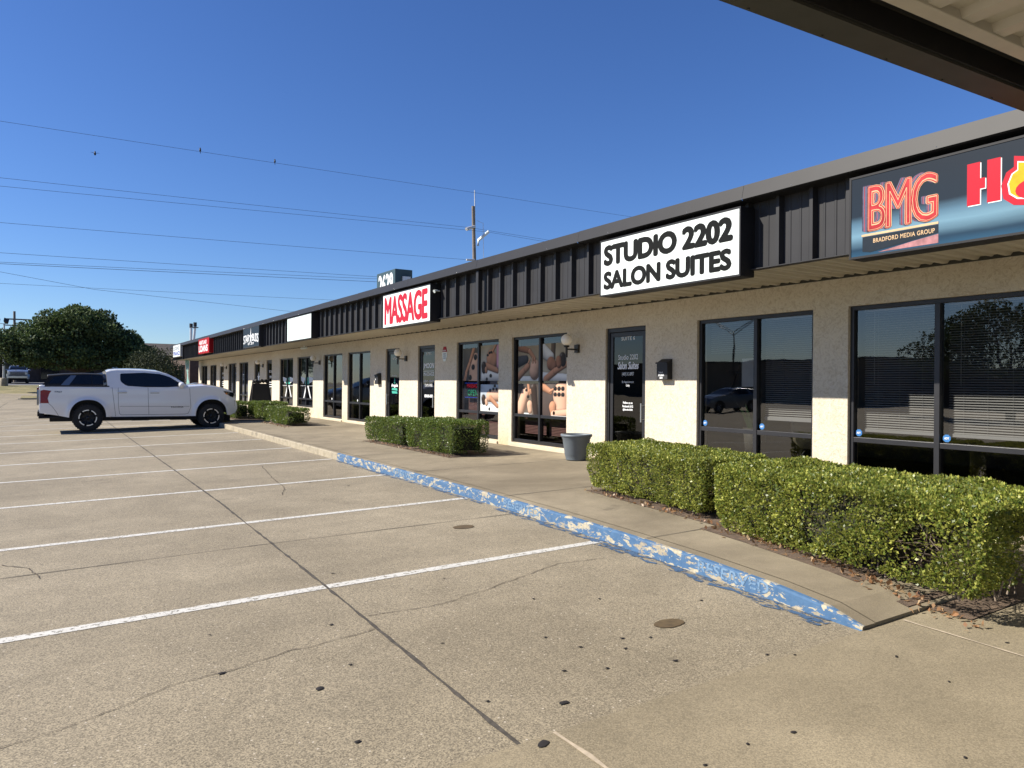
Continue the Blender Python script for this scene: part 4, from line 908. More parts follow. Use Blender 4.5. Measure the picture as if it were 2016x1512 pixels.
hedge(6.15, 6.95, 11.75, 13.75, E-0.70, 0.032, 4500, LEAF_BOX2, 'longer clipped box hedge in front of the massage shop posters', 31)
hedge(6.15, 6.95, 14.05, 16.0, E-0.775, 0.032, 4200, LEAF_BOX2, 'shorter clipped box hedge left of the longer one by the massage shop', 41)
hedge(6.00, 6.72, 22.0, 24.7, E-0.80, 0.045, 2200, LEAF_BOX2, 'low clipped box hedge nearest of the group in front of the white truck', 51)
hedge(6.15, 7.05, 25.6, 27.6, E-0.70, 0.045, 2200, LEAF_BOX2, 'taller clipped box hedge just behind the low one near the truck', 61)
hedge(5.50, 6.12, 26.8, 29.0, E-0.72, 0.045, 1800, LEAF_BOX2, 'clipped box hedge right in front of the white truck nose', 71)
# beds
def bed(x0, x1, y0, y1, sk=0):
    m = MB(); m.sheet(lambda x, y: (x+sk*(y-y1)*(x < x1), y, wz(x+sk*(y-y1)*(x < x1), y)+0.005), [x0, (x0+x1)/2, x1], frange(y0, y1, 0.5), smooth=False); return m
for q in ((5.26, 6.6, 2.74, 4.96, .17), (5.80, 6.8, 4.97, 7.4, .13), (6.10, 7.0, 11.7, 16.0), (5.95, 6.8, 21.95, 24.8), (5.5, 7.1, 25.6, 29.0)):
    struct(bed(*q), 'planting_bed', SOIL)
m = MB(); m.sheet(lambda x, y: (x, y, gz(x, y)+0.012), [5.05, 5.8, 6.4], [2.42, 2.5, 2.71], smooth=False); struct(m, 'planting_bed', SOIL)
r = np.random.default_rng(9); P = []
for (x0, x1, y0, y1, n) in ((5.20, 5.45, 2.3, 4.9, 300), (5.45, 5.70, 5.0, 7.4, 130), (6.0, 6.2, 11.6, 15.8, 140), (5.7, 6.0, 21.2, 24.7, 120)):
    for i in range(n):
        y = r.uniform(y0, y1); x = x1-abs(r.normal(0, (x1-x0)/3))+(0.17*(y-4.86) if y < 4.9 else (0.13*(y-7.42)+0.2 if y < 7.5 else 0)); P.append((x, y, (wz(x, y) if y > 2.7 else gz(x, y)+0.01)+0.006))
P = np.array(P); Q = np.tile([0, 0, 0.25], (len(P), 1)); lo = empty('leaf_litter', (5.2, 3.5, 0.2), None, None)
V_ = leaves(P, Q, 0.045, 10, 0.6); V_[:, 2] = np.maximum(V_[:, 2], np.repeat(P[:, 2], 4))
o = leaf_mesh('leaf_litter', V_, LITTER, lo); o.parent = None; o.location = lo.location; bpy.data.objects.remove(lo); o.name = 'leaf_litter'
tag(o, 'brown fallen leaves gathered along the foot of the hedges', 'leaf litter', kind='stuff')
# dark leaves scattered on the pavement
LV = [(2.167, 2.923), (1.862, 3.145), (1.211, 3.755), (0.82, 4.248), (1.851, 2.644), (2.59, 2.151), (1.175, 3.117), (0.879, 4.923), (2.986, 3.434), (3.139, 3.352), (2.604, 3.711), (2.891, 3.298), (3.002, 3.003), (2.398, 3.237),
      (2.616, 3.133), (2.685, 3.465), (3.622, 2.68), (3.97, 2.008), (4.075, 2.348), (4.816, 2.105), (2.843, 2.108), (3.253, 1.578), (2.305, 2.131), (3.502, 2.777), (1.579, 4.677), (1.453, 3.969), (3.369, 4.127), (3.943, 3.695), (1.994, 5.878),
      (2.686, 5.226), (3.397, 11.1), (3.756, 10.404), (2.029, 3.974), (2.977, 4.393)]
big = {0: 1.7, 2: 1.6, 4: 2.0, 3: 1.2}; leafme = []
for i, (x, y) in enumerate(LV):
    r = random.Random(i+50); s_ = 0.0145*big.get(i, 1.0)*(r.uniform(0.6, 1.0) if i not in big else 1.0)*(1.6 if y > 9 else 1); a = r.uniform(-0.5, 0.6); z = gz(x, y)+(0.0085 if y < 2.7 else 0.0055)
    poly = [(math.cos(t)*s_*1.3*(1+r.uniform(-.25, .2)), math.sin(t)*s_*0.75*(1+r.uniform(-.25, .2))) for t in [2*math.pi*j/9 for j in range(9)]]
    m = MB(); c, sn = math.cos(a), math.sin(a); V2 = [(x+u*c-v*sn, y+u*sn+v*c, z) for u, v in poly]+[(x, y, z+0.004)]
    m.add(V2, [[j, (j+1) % 9, 9] for j in range(9)], 0, True)
    tag(m.build('fallen_leaf', DARKLEAF), 'small black fallen leaf lying flat on the concrete pavement', 'leaf', 'black leaves scattered on the pavement')
# faded stencil lettering on the kerb
STEN = mat_alpha_paint('faded_stencil_paint', (0.10, 0.185, 0.30), (0.155, 0.245, 0.35), 0.545, 30)
for (ya, yb) in ((4.20, 3.45), (7.55, 6.75), (11.0, 10.2)):
    m = MB(); n0 = len(m.v)
    V_, F_ = text_verts('RESERVED', 0.02, 1.0, 0.0); xs = [v[0] for v in V_]; ys_ = [v[1] for v in V_]; ax, bx2, ay, by = min(xs), max(xs), min(ys_), max(ys_)
    P = []
    for x, y, z in V_:
        yy = ya+(yb-ya)*(x-ax)/(bx2-ax); v = (y-ay)/(by-ay); hh = khgt(yy); X = kx(yy); P.append((X+0.008*(0.2+0.6*v)-0.0009, yy, gz(X, yy)+0.03+0.085*v))
    m.add(P, F_); struct(m, 'kerb_lettering', STEN, recalc=False)

# ------------------------------------------------------------------ canopy over the camera
cz = 2.10+E
o = empty('canopy', (6.5, -0.11, gz(6.5, 0)), 'metal canopy overhead at the upper right corner with beige deck and dark edge trim', 'canopy')
o.rotation_euler = (0, 0, -0.045); OFF[o.name] = Vector((6.5, 0, gz(6.5, 0)))
xa, xb = -1.3, 6.50
m = MB(); m.add([(xa, 2.745, cz), (xb, 2.745, cz), (xb, 2.545, cz), (xa, 2.545, cz), (xa, 2.735, cz+0.17), (xb, 2.735, cz+0.17), (xa, 2.545, cz+0.02), (xb, 2.545, cz+0.02)],
                [[0, 1, 2, 3], [0, 1, 5, 4], [3, 2, 7, 6]]); m.box(xa, 2.52, cz+0.17, xb, 2.74, cz+0.20); 
for i in range(9): m.lathe([(0.0, -0.006), (0.008, -0.004), (0.009, 0)], (1.3+i*0.62, 2.725, cz-0.001), 'z', 8, 1)
m.build('edge_trim', [DKTRIM, BLACKM], o)
m = MB(); m.box(xa, 2.30, cz+0.17, xb, 2.52, cz+0.20); m.box(xa, 2.53, cz+0.021, xb, 2.545, cz+0.165); m.build('gutter', BLACKM, o)
m = MB(); m.box(xa, 2.20, cz, xb, 2.30, cz+0.165); m.build('beam', BEAMBG, o, bevel=0.006)
m = MB(); prof = []; x = xa
while x < xb-0.3: prof += [(x, 0.0), (x+0.11, 0.0), (x+0.135, 0.045), (x+0.30, 0.045), (x+0.325, 0.0)]; x += 0.33
prof = sorted(set(prof)); n = len(prof)
m.add([(x, 2.20, cz+0.012+z) for x, z in prof]+[(x, -6.0, cz+0.012+z) for x, z in prof], [[i, i+1, n+i+1, n+i] for i in range(n-1)])
m.add([(xa, 2.52, cz+0.21), (xb, 2.52, cz+0.21), (xb, -6, cz+0.21), (xa, -6, cz+0.21)], [[0, 1, 2, 3]]); m.build('roof_deck', BEAMBG, o, recalc=False)
for x, y in ((-1.2, 2.3), (-1.2, -2.0)):
    m = MB(); m.box(x-.05, y-.05, gz(x, y), x+.05, y+.05, cz); m.build('post', BEAMBG, o, bevel=0.005)

# ------------------------------------------------------------------ vehicles (local: x forward, -y right side, z up)
def lerpP(P, x): return interp(P, x)
def wheel(root, cx, side, w_out, r, style, front=False):
    y = side*w_out; s_ = side
    m = MB(); t = 0.25; prof = [(r*0.60, -0.01), (r*0.80, 0.0), (r*0.93, 0.015), (r, 0.05), (r, t-0.03), (r*0.9, t), (r*0.6, t)]
    m.lathe([(a, -s_*b) for a, b in prof], (cx, y, r), 'y', 40)
    if r > 0.385:
        for i in range(36):
            a = 2*math.pi*i/36; c, sn = math.cos(a), math.sin(a)
            m.box(-0.02, 0, -0.012, 0.02, 0.05, 0.012); V8 = m.v[-8:]; m.v[-8:] = [(cx+(r*0.975+q[0])*c-q[2]*sn, y-s_*(q[1]+0.012), r+(r*0.975+q[0])*sn+q[2]*c) for q in V8]
    W = m.build('wheel', TYRE, root, local=True)
    m = MB(); m.lathe([(0.001, -s_*0.10), (r*0.2, -s_*0.10), (r*0.60, -s_*0.12), (r*0.605, -s_*0.0)], (cx, y, r), 'y', 32, 0)
    for i in range(6):
        a0 = 2*math.pi*i/6+0.26
        if style == 'truck':
            # machined arc segments and paired spokes
            m.lathe([(r*0.53, s_*0.006), (r*0.605, s_*0.006), (r*0.605, -s_*0.02), (r*0.53, -s_*0.02), (r*0.53, s_*0.006)], (cx, y, r), 'y', 7, 1, False, a0+0.14, a0+0.90)
            for da in (-0.20, 0.20):
                a = a0+da*0.6; m.tube([(cx+math.cos(a)*r*.14, y-s_*0.04, r+math.sin(a)*r*.14), (cx+math.cos(a0+da)*r*.57, y-s_*0.006, r+math.sin(a0+da)*r*.57)], 0.014, 6, 0)
        else:
            m.tube([(cx+math.cos(a0)*r*.1, y-s_*0.03, r+math.sin(a0)*r*.1), (cx+math.cos(a0)*r*.58, y-s_*0.01, r+math.sin(a0)*r*.58)], 0.022, 6, 1)
    m.lathe([(0.001, s_*0.0), (0.045, -s_*0.005), (0.055, -s_*0.03)], (cx, y, r), 'y', 16, 0)
    m.build('rim', [RIMB, RIMS], W, local=True)
    return W
def row_patch(mb, poly, surf, off, side, nz=14, nx=16, mi=0):
    zs = [p[1] for p in poly]; z0, z1 = min(zs), max(zs); rows = []
    for i in range(nz+1):
        z = z0+(z1-z0)*(0.002+0.996*i/nz); xs = []
        for (a, b), (c, d) in zip(poly, poly[1:]+poly[:1]):
            if (b-z)*(d-z) <= 0 and b != d: xs.append(a+(c-a)*(z-b)/(d-b))
        rows.append((min(xs), max(xs), z))
    V_ = []
    for a, b, z in rows:
        for j in range(nx+1):
            x = a+(b-a)*j/nx; V_.append((x, side*(surf(x, z)+off), z))
    mb.add(V_, [[i*(nx+1)+j, i*(nx+1)+j+1, (i+1)*(nx+1)+j+1, (i+1)*(nx+1)+j] for i in range(nz) for j in range(nx)], mi, True)

def make_vehicle(name, loc, rz, label, P, group=None):
    root = empty(name, loc, label, P['cat'], group, rz); OFF[root.name] = Vector((0, 0, 0))
    L = P['len']; WB = P['wheels']; HW = P['hw']; AR, AH, WR = P['arch']; zc = P['zc']
    def hw(x, z):
        t = 1.0
        fx = max(0, (x-(L-0.75))/0.75); rx = max(0, (0.35-x)/0.35)
        t -= 0.16*fx**2.4+P.get('rtaper', 0.02)*rx**2
        zz = (z-0.45)/(P['belt']-0.45); zz = max(0, min(1.15, zz))
        base = HW-0.035*(1-zz)**2*1.0-0.045*max(0, zz-0.55)**1.3*1.6+0.010*math.sin(zz*math.pi*2.0)
        fl = 0
        for c in WB:
            d = math.hypot(x-c, (z-zc)*0.95); k = max(0, min(1, (AR+0.14-d)/0.10)); fl = max(fl, k*k*(3-2*k))
        return base*t+P.get('flare', 0.0)*fl
    def zbot(x):
        z = lerpP(P['bottom'], x)
        for c in WB:
            u = (x-c)/AR
            if abs(u) < 1: z = max(z, zc+AH*(1-abs(u)**2.3)**(1/2.3))
        return z
    ztop = lambda x: lerpP(P['top'], x)
    xs = sorted(set([L*i/110 for i in range(111)]+[c+s_*AR*k for c in WB for s_ in (-1, 1) for k in (1.0, .998, .98, .94, .86, .7, .4)]+[p[0] for p in P['top']]))
    xs = [x for x in xs if 0 <= x <= L]
    tv = [0, .06, .14, .24, .36, .48, .6, .7, .8, .88, .94, .98, 1.0]
    m = MB()
    for s_ in (-1, 1):
        def fn(x, t):
            a, b = zbot(x), ztop(x); a = min(a, b-0.02); z = a+(b-a)*t; y = hw(x, z)-0.018*max(0, (t-0.9)/0.1)**2
            return (x, s_*y, z)
        m.sheet(fn, xs, tv)
        # arch lip turned inwards
        for c in WB:
            xl = [c+AR*math.cos(t) for t in [math.pi*i/24 for i in range(25)]]; V2 = []
            for x in xl:
                z = max(zbot(min(max(x, c-AR*.999), c+AR*.999)), lerpP(P['bottom'], x)); V2 += [(x, s_*hw(x, z), z), (x, s_*(hw(x, z)-0.10), z)]
            m.add(V2, [[2*i, 2*i+1, 2*i+3, 2*i+2] for i in range(24)], 0, True)
    open_bed = P.get('bed')
    def topfn(x, v):
        y = (hw(x, ztop(x))-0.018)*v; return (x, y, ztop(x)+P.get('crown', 0.05)*(1-v*v)*(1 if x > 0.3 else 0.4))
    tx_ = [x for x in xs if x >= (open_bed if open_bed else 0)]
    vv = [-1, -.97, -.9, -.75, -.5, -.25, 0, .25, .5, .75, .9, .97, 1]
    m.sheet(topfn, tx_, vv)
    if open_bed:
        for s_ in (-1, 1): m.sheet(lambda x, v: (x, s_*((hw(x, ztop(x))-0.018)-0.09*v), ztop(x)+0.006*math.sin(v*math.pi)), [x for x in xs if x <= open_bed], [0, .3, .6, 1])
    # rear and front closing faces
    for x, fl in ((0, 0), (L, 1)):
        zs = [zbot(x)+(ztop(x)-zbot(x))*t for t in tv]; V2 = [(x, -hw(x, z)+(0.018 if t > .98 else 0), z) for z, t in zip(zs, tv)]+[(x, hw(x, z)-(0.018 if t > .98 else 0), z) for z, t in zip(zs, tv)]; k = len(tv)
        m.add(V2, [[i, i+1, k+i+1, k+i] for i in range(k-1)], 0, False)
    body = m.build('body', P['paint'], root, local=True, weld=True)
    # underbody
    m = MB(); m.box(0.25, -HW+.14, 0.30, L-0.45, HW-.14, 0.62)
    for c in WB: m.box(c-AR-.02, -HW+.22, 0.5, c+AR+.02, HW-.22, zc+AH+0.02)
    m.build('underbody', TRIM, root, local=True)
    # greenhouse
    cb = P['cab']; bl = P['belt']; x0, x1 = cb[0][0], cb[-1][0]; tum = P.get('tumble', 0.30)
    def cw(x, z): return hw(min(max(x, 0.4), L-0.8), bl)-0.012-tum*(z-bl)-0.10*max(0, (x-(x1-1.0))/1.0)**2*0.5
    zr = lambda x: lerpP(cb, x)
    cx_ = sorted(set([x0+(x1-x0)*i/60 for i in range(61)]+[p[0] for p in cb])); m = MB()
    lean = P.get('lean', 0.0)
    for s_ in (-1, 1):
        m.sheet(lambda x, t: (x+lean*t*max(0, 1-(x-x0)/0.25), s_*(cw(x, bl-0.03+(zr(x)-bl+0.03)*t)-0.03*max(0, (t-.86)/.14)**2), bl-0.03+(max(zr(x), bl)-bl+0.03)*t-0.012*max(0, (t-.9)/.1)), cx_, [0, .2, .4, .6, .8, .9, .96, 1])
    def rf(x, v):
        y = (cw(x, zr(x))-0.03)*v; return (x+lean*max(0, 1-(x-x0)/0.25), y, max(zr(x), bl)-0.012+0.035*(1-v*v)*min(1, (zr(x)-bl)/0.3+0.02))
    m.sheet(rf, cx_, vv)
    m.sheet(lambda t, v: ((x0+lean*t), (cw(x0, bl+(zr(x0)-bl)*t)-0.02)*v, bl-0.03+(zr(x0)-bl+0.02)*t), [0, .5, 1], [-1, -.5, 0, .5, 1])
    m.build('cab' if open_bed else 'greenhouse', P.get('roofpaint', P['paint']), root, local=True, weld=True)
    for s_ in (-1, 1):
        for poly in P['windows']:
            m = MB(); row_patch(m, poly, cw, 0.004, s_); m.build('side_window', CARGLASS, root, local=True)
    m = MB(); wx0, wx1 = P['screen']
    m.sheet(lambda x, v: (rf(x, v*0.90)[0]+0.004, rf(x, v*0.90)[1], rf(x, v*0.90)[2]+0.006), [wx0+(wx1-wx0)*i/14 for i in range(15)], [-1, -.6, -.3, 0, .3, .6, 1]); m.build('windscreen', CARGLASS, root, local=True)
    m = MB(); m.sheet(lambda t, v: ((x0+lean*t)-0.006, (cw(x0, bl+(zr(x0)-bl)*t)-0.12)*v, bl+0.03+(zr(x0)-bl-0.12)*t), [0, .5, 1], [-1, 0, 1]); m.build('rear_window', CARGLASS, root, local=True)
    # panel gaps
    m = MB()
    for g in P['gaps']:
        for s_ in (-1, 1):
            pts = []
            for (a, b), (c, d) in zip(g, g[1:]):
                for i in range(6): pts.append((a+(c-a)*i/6, b+(d-b)*i/6))
            pts.append(g[-1]); V2 = []
            for i, (x, z) in enumerate(pts):
                q = pts[min(i+1, len(pts)-1)]; p_ = pts[max(i-1, 0)]; l = math.hypot(q[0]-p_[0], q[1]-p_[1]); nx, nz = -(q[1]-p_[1])/l*.004, (q[0]-p_[0])/l*.004
                f_ = hw if z < bl-0.005 else cw
                V2 += [(x+nx, s_*(f_(x, z)+.0025), z+nz), (x-nx, s_*(f_(x, z)+.0025), z-nz)]
            m.add(V2, [[2*i, 2*i+1, 2*i+3, 2*i+2] for i in range(len(pts)-1)])
    m.build('panel_gaps', TRIM, body, local=True, recalc=False)
    for c in WB:
        for s_ in (-1, 1): wheel(root, c, s_, HW-0.03, WR, P.get('rim', 'car'))
    for (x, z) in P.get('handles', []):
        for s_ in (-1, 1):
            m = MB(); y = hw(x, z); m.box(x-.125, s_*y, z-.03, x+.125, s_*(y+.003), z+.012, 1); m.tube([(x-.12, s_*(y+.004), z), (x-.10, s_*(y+.028), z+.002), (x, s_*(y+.034), z+.004), (x+.10, s_*(y+.028), z+.002), (x+.12, s_*(y+.004), z)], 0.016, 8); m.build('door_handle', [P['paint'], GPAINT], root, local=True)  # grey plate behind the handle; shade of a recessed cup put into its colour
    for s_ in (-1, 1):
        x, z = P['mirror']; y = cw(x, bl)+0.02
        m = MB(); m.lathe([(0.001, -.10), (.06, -.09), (.085, -.03), (.085, .04), (.06, .075), (.001, .08)], (0, 0, 0), 'x', 16, 0); V8 = m.v; m.v = [(x+a*0.9, s_*(y+.10+b*1.25), z+c*1.05) for a, b, c in V8]
        m.box(x-.02, s_*y-.02, z-.075, x+.05, s_*(y+.12), z-.045, 1); m.build('wing_mirror', [P['paint'], TRIM], root, local=True)
    for s_ in (-1, 1):
        m = MB(); row_patch(m, P['tail'], hw, 0.006, s_); 
        zt = [p[1] for p in P['tail']]; m.add([(-0.006, s_*(hw(0, z)), z) for z in (min(zt), max(zt))]+[(-0.006, s_*(hw(0, z)-.16), z) for z in (max(zt), min(zt))], [[0, 1, 2, 3]]); m.build('tail_light', TAILR, root, local=True)
        m = MB(); row_patch(m, P['head'], hw, 0.008, s_); m.build('headlight', P.get('headmat', CARGLASS), root, local=True)
    return root, hw, cw, m
SC = dict(cat='pickup truck', len=5.45, wheels=(1.205, 4.635), hw=0.945, arch=(0.475, 0.545, 0.40), zc=0.39, belt=1.315, flare=0.055, paint=WPAINT, bed=1.80, crown=0.055, rim='truck',
    bottom=[(0, 0.56), (0.35, 0.50), (0.72, 0.42), (1.7, 0.42), (4.2, 0.41), (5.1, 0.43), (5.22, 0.42), (5.39, 0.50), (5.45, 0.62)],
    top=[(0, 1.345), (0.06, 1.355), (0.2, 1.335), (1.82, 1.315), (2.4, 1.315), (3.84, 1.30), (3.97, 1.345), (4.4, 1.375), (4.7, 1.345), (4.95, 1.29), (5.15, 1.235), (5.28, 1.18), (5.36, 1.05), (5.39, 0.90), (5.43, 0.80), (5.45, 0.70)],
    cab=[(1.72, 1.80), (1.80, 1.84), (1.95, 1.862), (2.3, 1.87), (2.65, 1.865), (3.06, 1.83), (3.35, 1.745), (3.6, 1.62), (3.81, 1.475), (4.0, 1.33), (4.06, 1.30)],
    windows=[[(2.05, 1.70), (2.08, 1.735), (2.72, 1.755), (3.16, 1.72), (3.42, 1.63), (3.70, 1.45), (3.88, 1.325), (3.3, 1.315), (2.75, 1.315), (2.35, 1.325), (2.20, 1.36), (2.08, 1.46), (2.05, 1.52)]],
    screen=(3.22, 3.98), lean=-0.05,
    gaps=[[(1.83, 1.30), (1.865, 1.0), (1.93, 0.43)], [(1.99, 1.30), (2.0, 0.75), (2.03, 0.52), (2.08, 0.475), (3.86, 0.475), (3.95, 0.50), (4.02, 0.70), (4.0, 1.0), (3.98, 1.34)], [(2.80, 1.31), (2.81, 0.9), (2.83, 0.475)],
          [(0.22, 0.84), (0.33, 0.72), (0.45, 0.52), (0.47, 0.47)], [(2.03, 0.735), (3.98, 0.715)]],
    handles=[(2.10, 1.16), (2.99, 1.155)], mirror=(3.74, 1.385), tail=[(0.02, 1.20), (0.10, 1.225), (0.30, 1.215), (0.24, 1.12), (0.20, 0.98), (0.23, 0.84), (0.02, 0.84)],
    head=[(4.98, 1.185), (5.05, 1.195), (5.30, 1.15), (5.34, 1.08), (5.31, 0.99), (5.22, 1.02), (5.10, 1.10)])
TY = 25.0; tz = gz(2.3, 25.9)
tr, hw, cw, _ = make_vehicle('pickup_truck', (-0.17, TY+0.945, tz+0.01), 0.0, 'white crew cab pickup truck parked nose in to the kerb by the hedges', SC)
def sidetext(s, x0, x1, z0, z1, mat, body, hwf):
    m = MB()
    add_text(m, s, lambda u, v, d: (u, -(hwf(u, v)+0.004), v), x0, z0, x1, z1, 0, 0, 0.03, 1.0, 0.2)
    m.build('lettering', mat, body, local=True, recalc=False)
body = [c for c in tr.children if c.name.startswith('body')][0]
sidetext('TRD', 0.36, 0.55, 1.145, 1.19, GREYTXT, body, hw); sidetext('TACOMA', 3.44, 3.80, 0.675, 0.715, TRIM, body, hw)
m = MB(); m.box(0.05, -0.83, 1.255, 1.78, 0.83, 1.30); m.box(0.02, -.84, 1.30, 0.10, .84, 1.318); m.build('bed_cover', TRIM, tr, local=True)
for s_ in (-1, 1): m = MB(); m.box(0.12, s_*.80, 1.318, 1.76, s_*.915, 1.352); m.build('bed_rail', TRIM, tr, local=True, bevel=.006)
m = MB(); m.box(-0.05, -0.88, 0.46, 0.12, 0.88, 0.60); m.box(-.02, -.9, .40, .5, .9, .455); m.build('rear_bumper', TRIM, tr, local=True, bevel=0.01)
m = MB(); m.box(-0.012, -0.78, 0.62, 0.0, 0.78, 1.30); m.build('tailgate', WPAINT, tr, local=True, bevel=0.006)
for s_ in (-1, 1):
    m = MB(); y = s_*0.93; m.tube([(1.75, y*0.97, .40), (2.0, y*0.97, .375), (3.95, y*0.97, .37), (4.15, y*.97, .40)], 0.035, 8)
    for xx in (2.36, 3.43): m.box(xx, y-0.09, .30, xx+.46, y+.09, .325); m.tube([(xx-.05, y*.97, .37), (xx, y, .31)], .018, 6); m.tube([(xx+.51, y*.97, .37), (xx+.46, y, .31)], .018, 6)
    m.build('side_step', TRIM, tr, local=True)
m = MB(); m.sheet(lambda z, v: (5.405+0.045*(1-v*v)+(0.95-z)*0.03, 0.50*v, z), [0.66+.05*i for i in range(9)], [-1, -.5, 0, .5, 1]); m.build('grille', TRIM, tr, local=True)
m = MB()
for s_ in (-1, 1): m.box(5.20, s_*0.80-.03, .72, 5.36, s_*.80+.03, .90)
m.box(5.05, -.70, .22, 5.25, .70, .42); m.build('front_skid_plate', TRIM, tr, local=True)
m = MB(); row_patch(m, [(5.03, 1.13), (5.10, 1.145), (5.13, 1.10), (5.10, 1.08)], hw, 0.011, -1, 3, 3); m.build('side_marker', AMBER, tr, local=True)
m = MB(); m.sheet(lambda x, v: (x, 0.28*v, 1.345+0.055+0.05*math.sin(max(0, min(1, (x-4.05)/.55))*math.pi)*(1-v*v*.3)+0.01), [4.05+.05*i for i in range(12)], [-1, -.6, 0, .6, 1]); m.build('hood_scoop', WPAINT, tr, local=True)

SUV = dict(cat='car', len=4.75, wheels=(0.95, 3.80), hw=0.93, arch=(0.40, 0.46, 0.37), zc=0.36, belt=1.20, paint=GPAINT, crown=0.05, tumble=0.38, lean=0.42,
    bottom=[(0, 0.45), (0.5, 0.28), (4.2, 0.26), (4.75, 0.45)],
    top=[(0, 1.10), (0.15, 1.19), (3.2, 1.20), (3.5, 1.17), (4.2, 1.07), (4.6, 0.92), (4.70, 0.76), (4.75, 0.60)],
    cab=[(0.10, 1.52), (0.35, 1.60), (0.9, 1.66), (1.6, 1.69), (2.2, 1.67), (2.5, 1.60), (2.9, 1.40), (3.3, 1.25), (3.5, 1.17)],
    roofpaint=TRIM, windows=[[(0.36, 1.27), (0.60, 1.53), (1.16, 1.62), (0.98, 1.42), (0.80, 1.27)], [(1.16, 1.26), (1.42, 1.635), (1.92, 1.645), (1.92, 1.25)], [(1.95, 1.25), (1.95, 1.645), (2.32, 1.60), (2.70, 1.44), (3.04, 1.27), (3.04, 1.25)]],
    screen=(2.45, 3.42), gaps=[[(1.94, 1.19), (1.96, 0.40)], [(3.05, 1.19), (3.12, 0.6), (3.05, 0.40)], [(1.2, 1.05), (1.3, 0.8)]], handles=[(1.45, 1.08), (2.25, 1.08)], mirror=(2.95, 1.28),
    tail=[(0.01, 1.11), (0.40, 1.13), (0.45, 1.07), (0.01, 1.03)], head=[(4.25, 0.86), (4.60, 0.78), (4.64, 0.70), (4.35, 0.76)], headmat=LAMPC)
sv, _, cw_suv, _ = make_vehicle('parked_car', (-0.34, 37.4, gz(1, 38)), 0.0, 'dark grey suv with dark glass parked behind the white pickup truck', SUV); sv.scale = (1.03, 1.0, 1.08)
for s_ in (-1, 1): m = MB(); row_patch(m, [(0.80, 1.18), (1.0, 1.42), (1.18, 1.60), (1.38, 1.60), (1.16, 1.28), (1.10, 1.18)], cw_suv, 0.007, s_, 14, 4); m.build('pillar_trim', GPAINT, sv, local=True)
PK = dict(SC); PK.update(paint=SPAINT, headmat=LAMPC)
px, py = -2.55, 95.5
pk, hw2, _, _ = make_vehicle('pickup_truck', (px, py+2.0, gz(px, py)+0.01), -math.pi/2, 'silver blue pickup truck facing the camera in the far lot beside the tree', PK)
m = MB(); m.sheet(lambda z, v: (5.47+(0.95-z)*0.03, 0.72*v, z), [0.78+.05*i for i in range(8)], [-1, 0, 1]); m.build('grille', TRIM, pk, local=True)
m = MB()
for z in (0.84, 0.97, 1.11): m.box(5.47, -.72, z, 5.50, .72, z+.035)
m.box(5.44, -.86, .52, 5.54, .86, .74); m.build('chrome_bumper', STEEL, pk, local=True, bevel=0.01)
for s_ in (-1, 1):
    m = MB(); m.box(5.40, s_*.74-.10*1, .90, 5.49, s_*.74+.10, 1.12); m.build('headlight', LAMPC, pk, local=True)
W2 = dict(SUV); W2.update(paint=SPAINT, roofpaint=SPAINT)
make_vehicle('parked_car', (-27, 36.0, gz(-16, 36)), 0.15, 'silver car parked across the lot, seen mirrored in the shop windows', W2)
make_vehicle('parked_car', (9.0, 101, gz(9, 101)), 2.9, 'pale car half hidden under the oak behind the suv', W2)

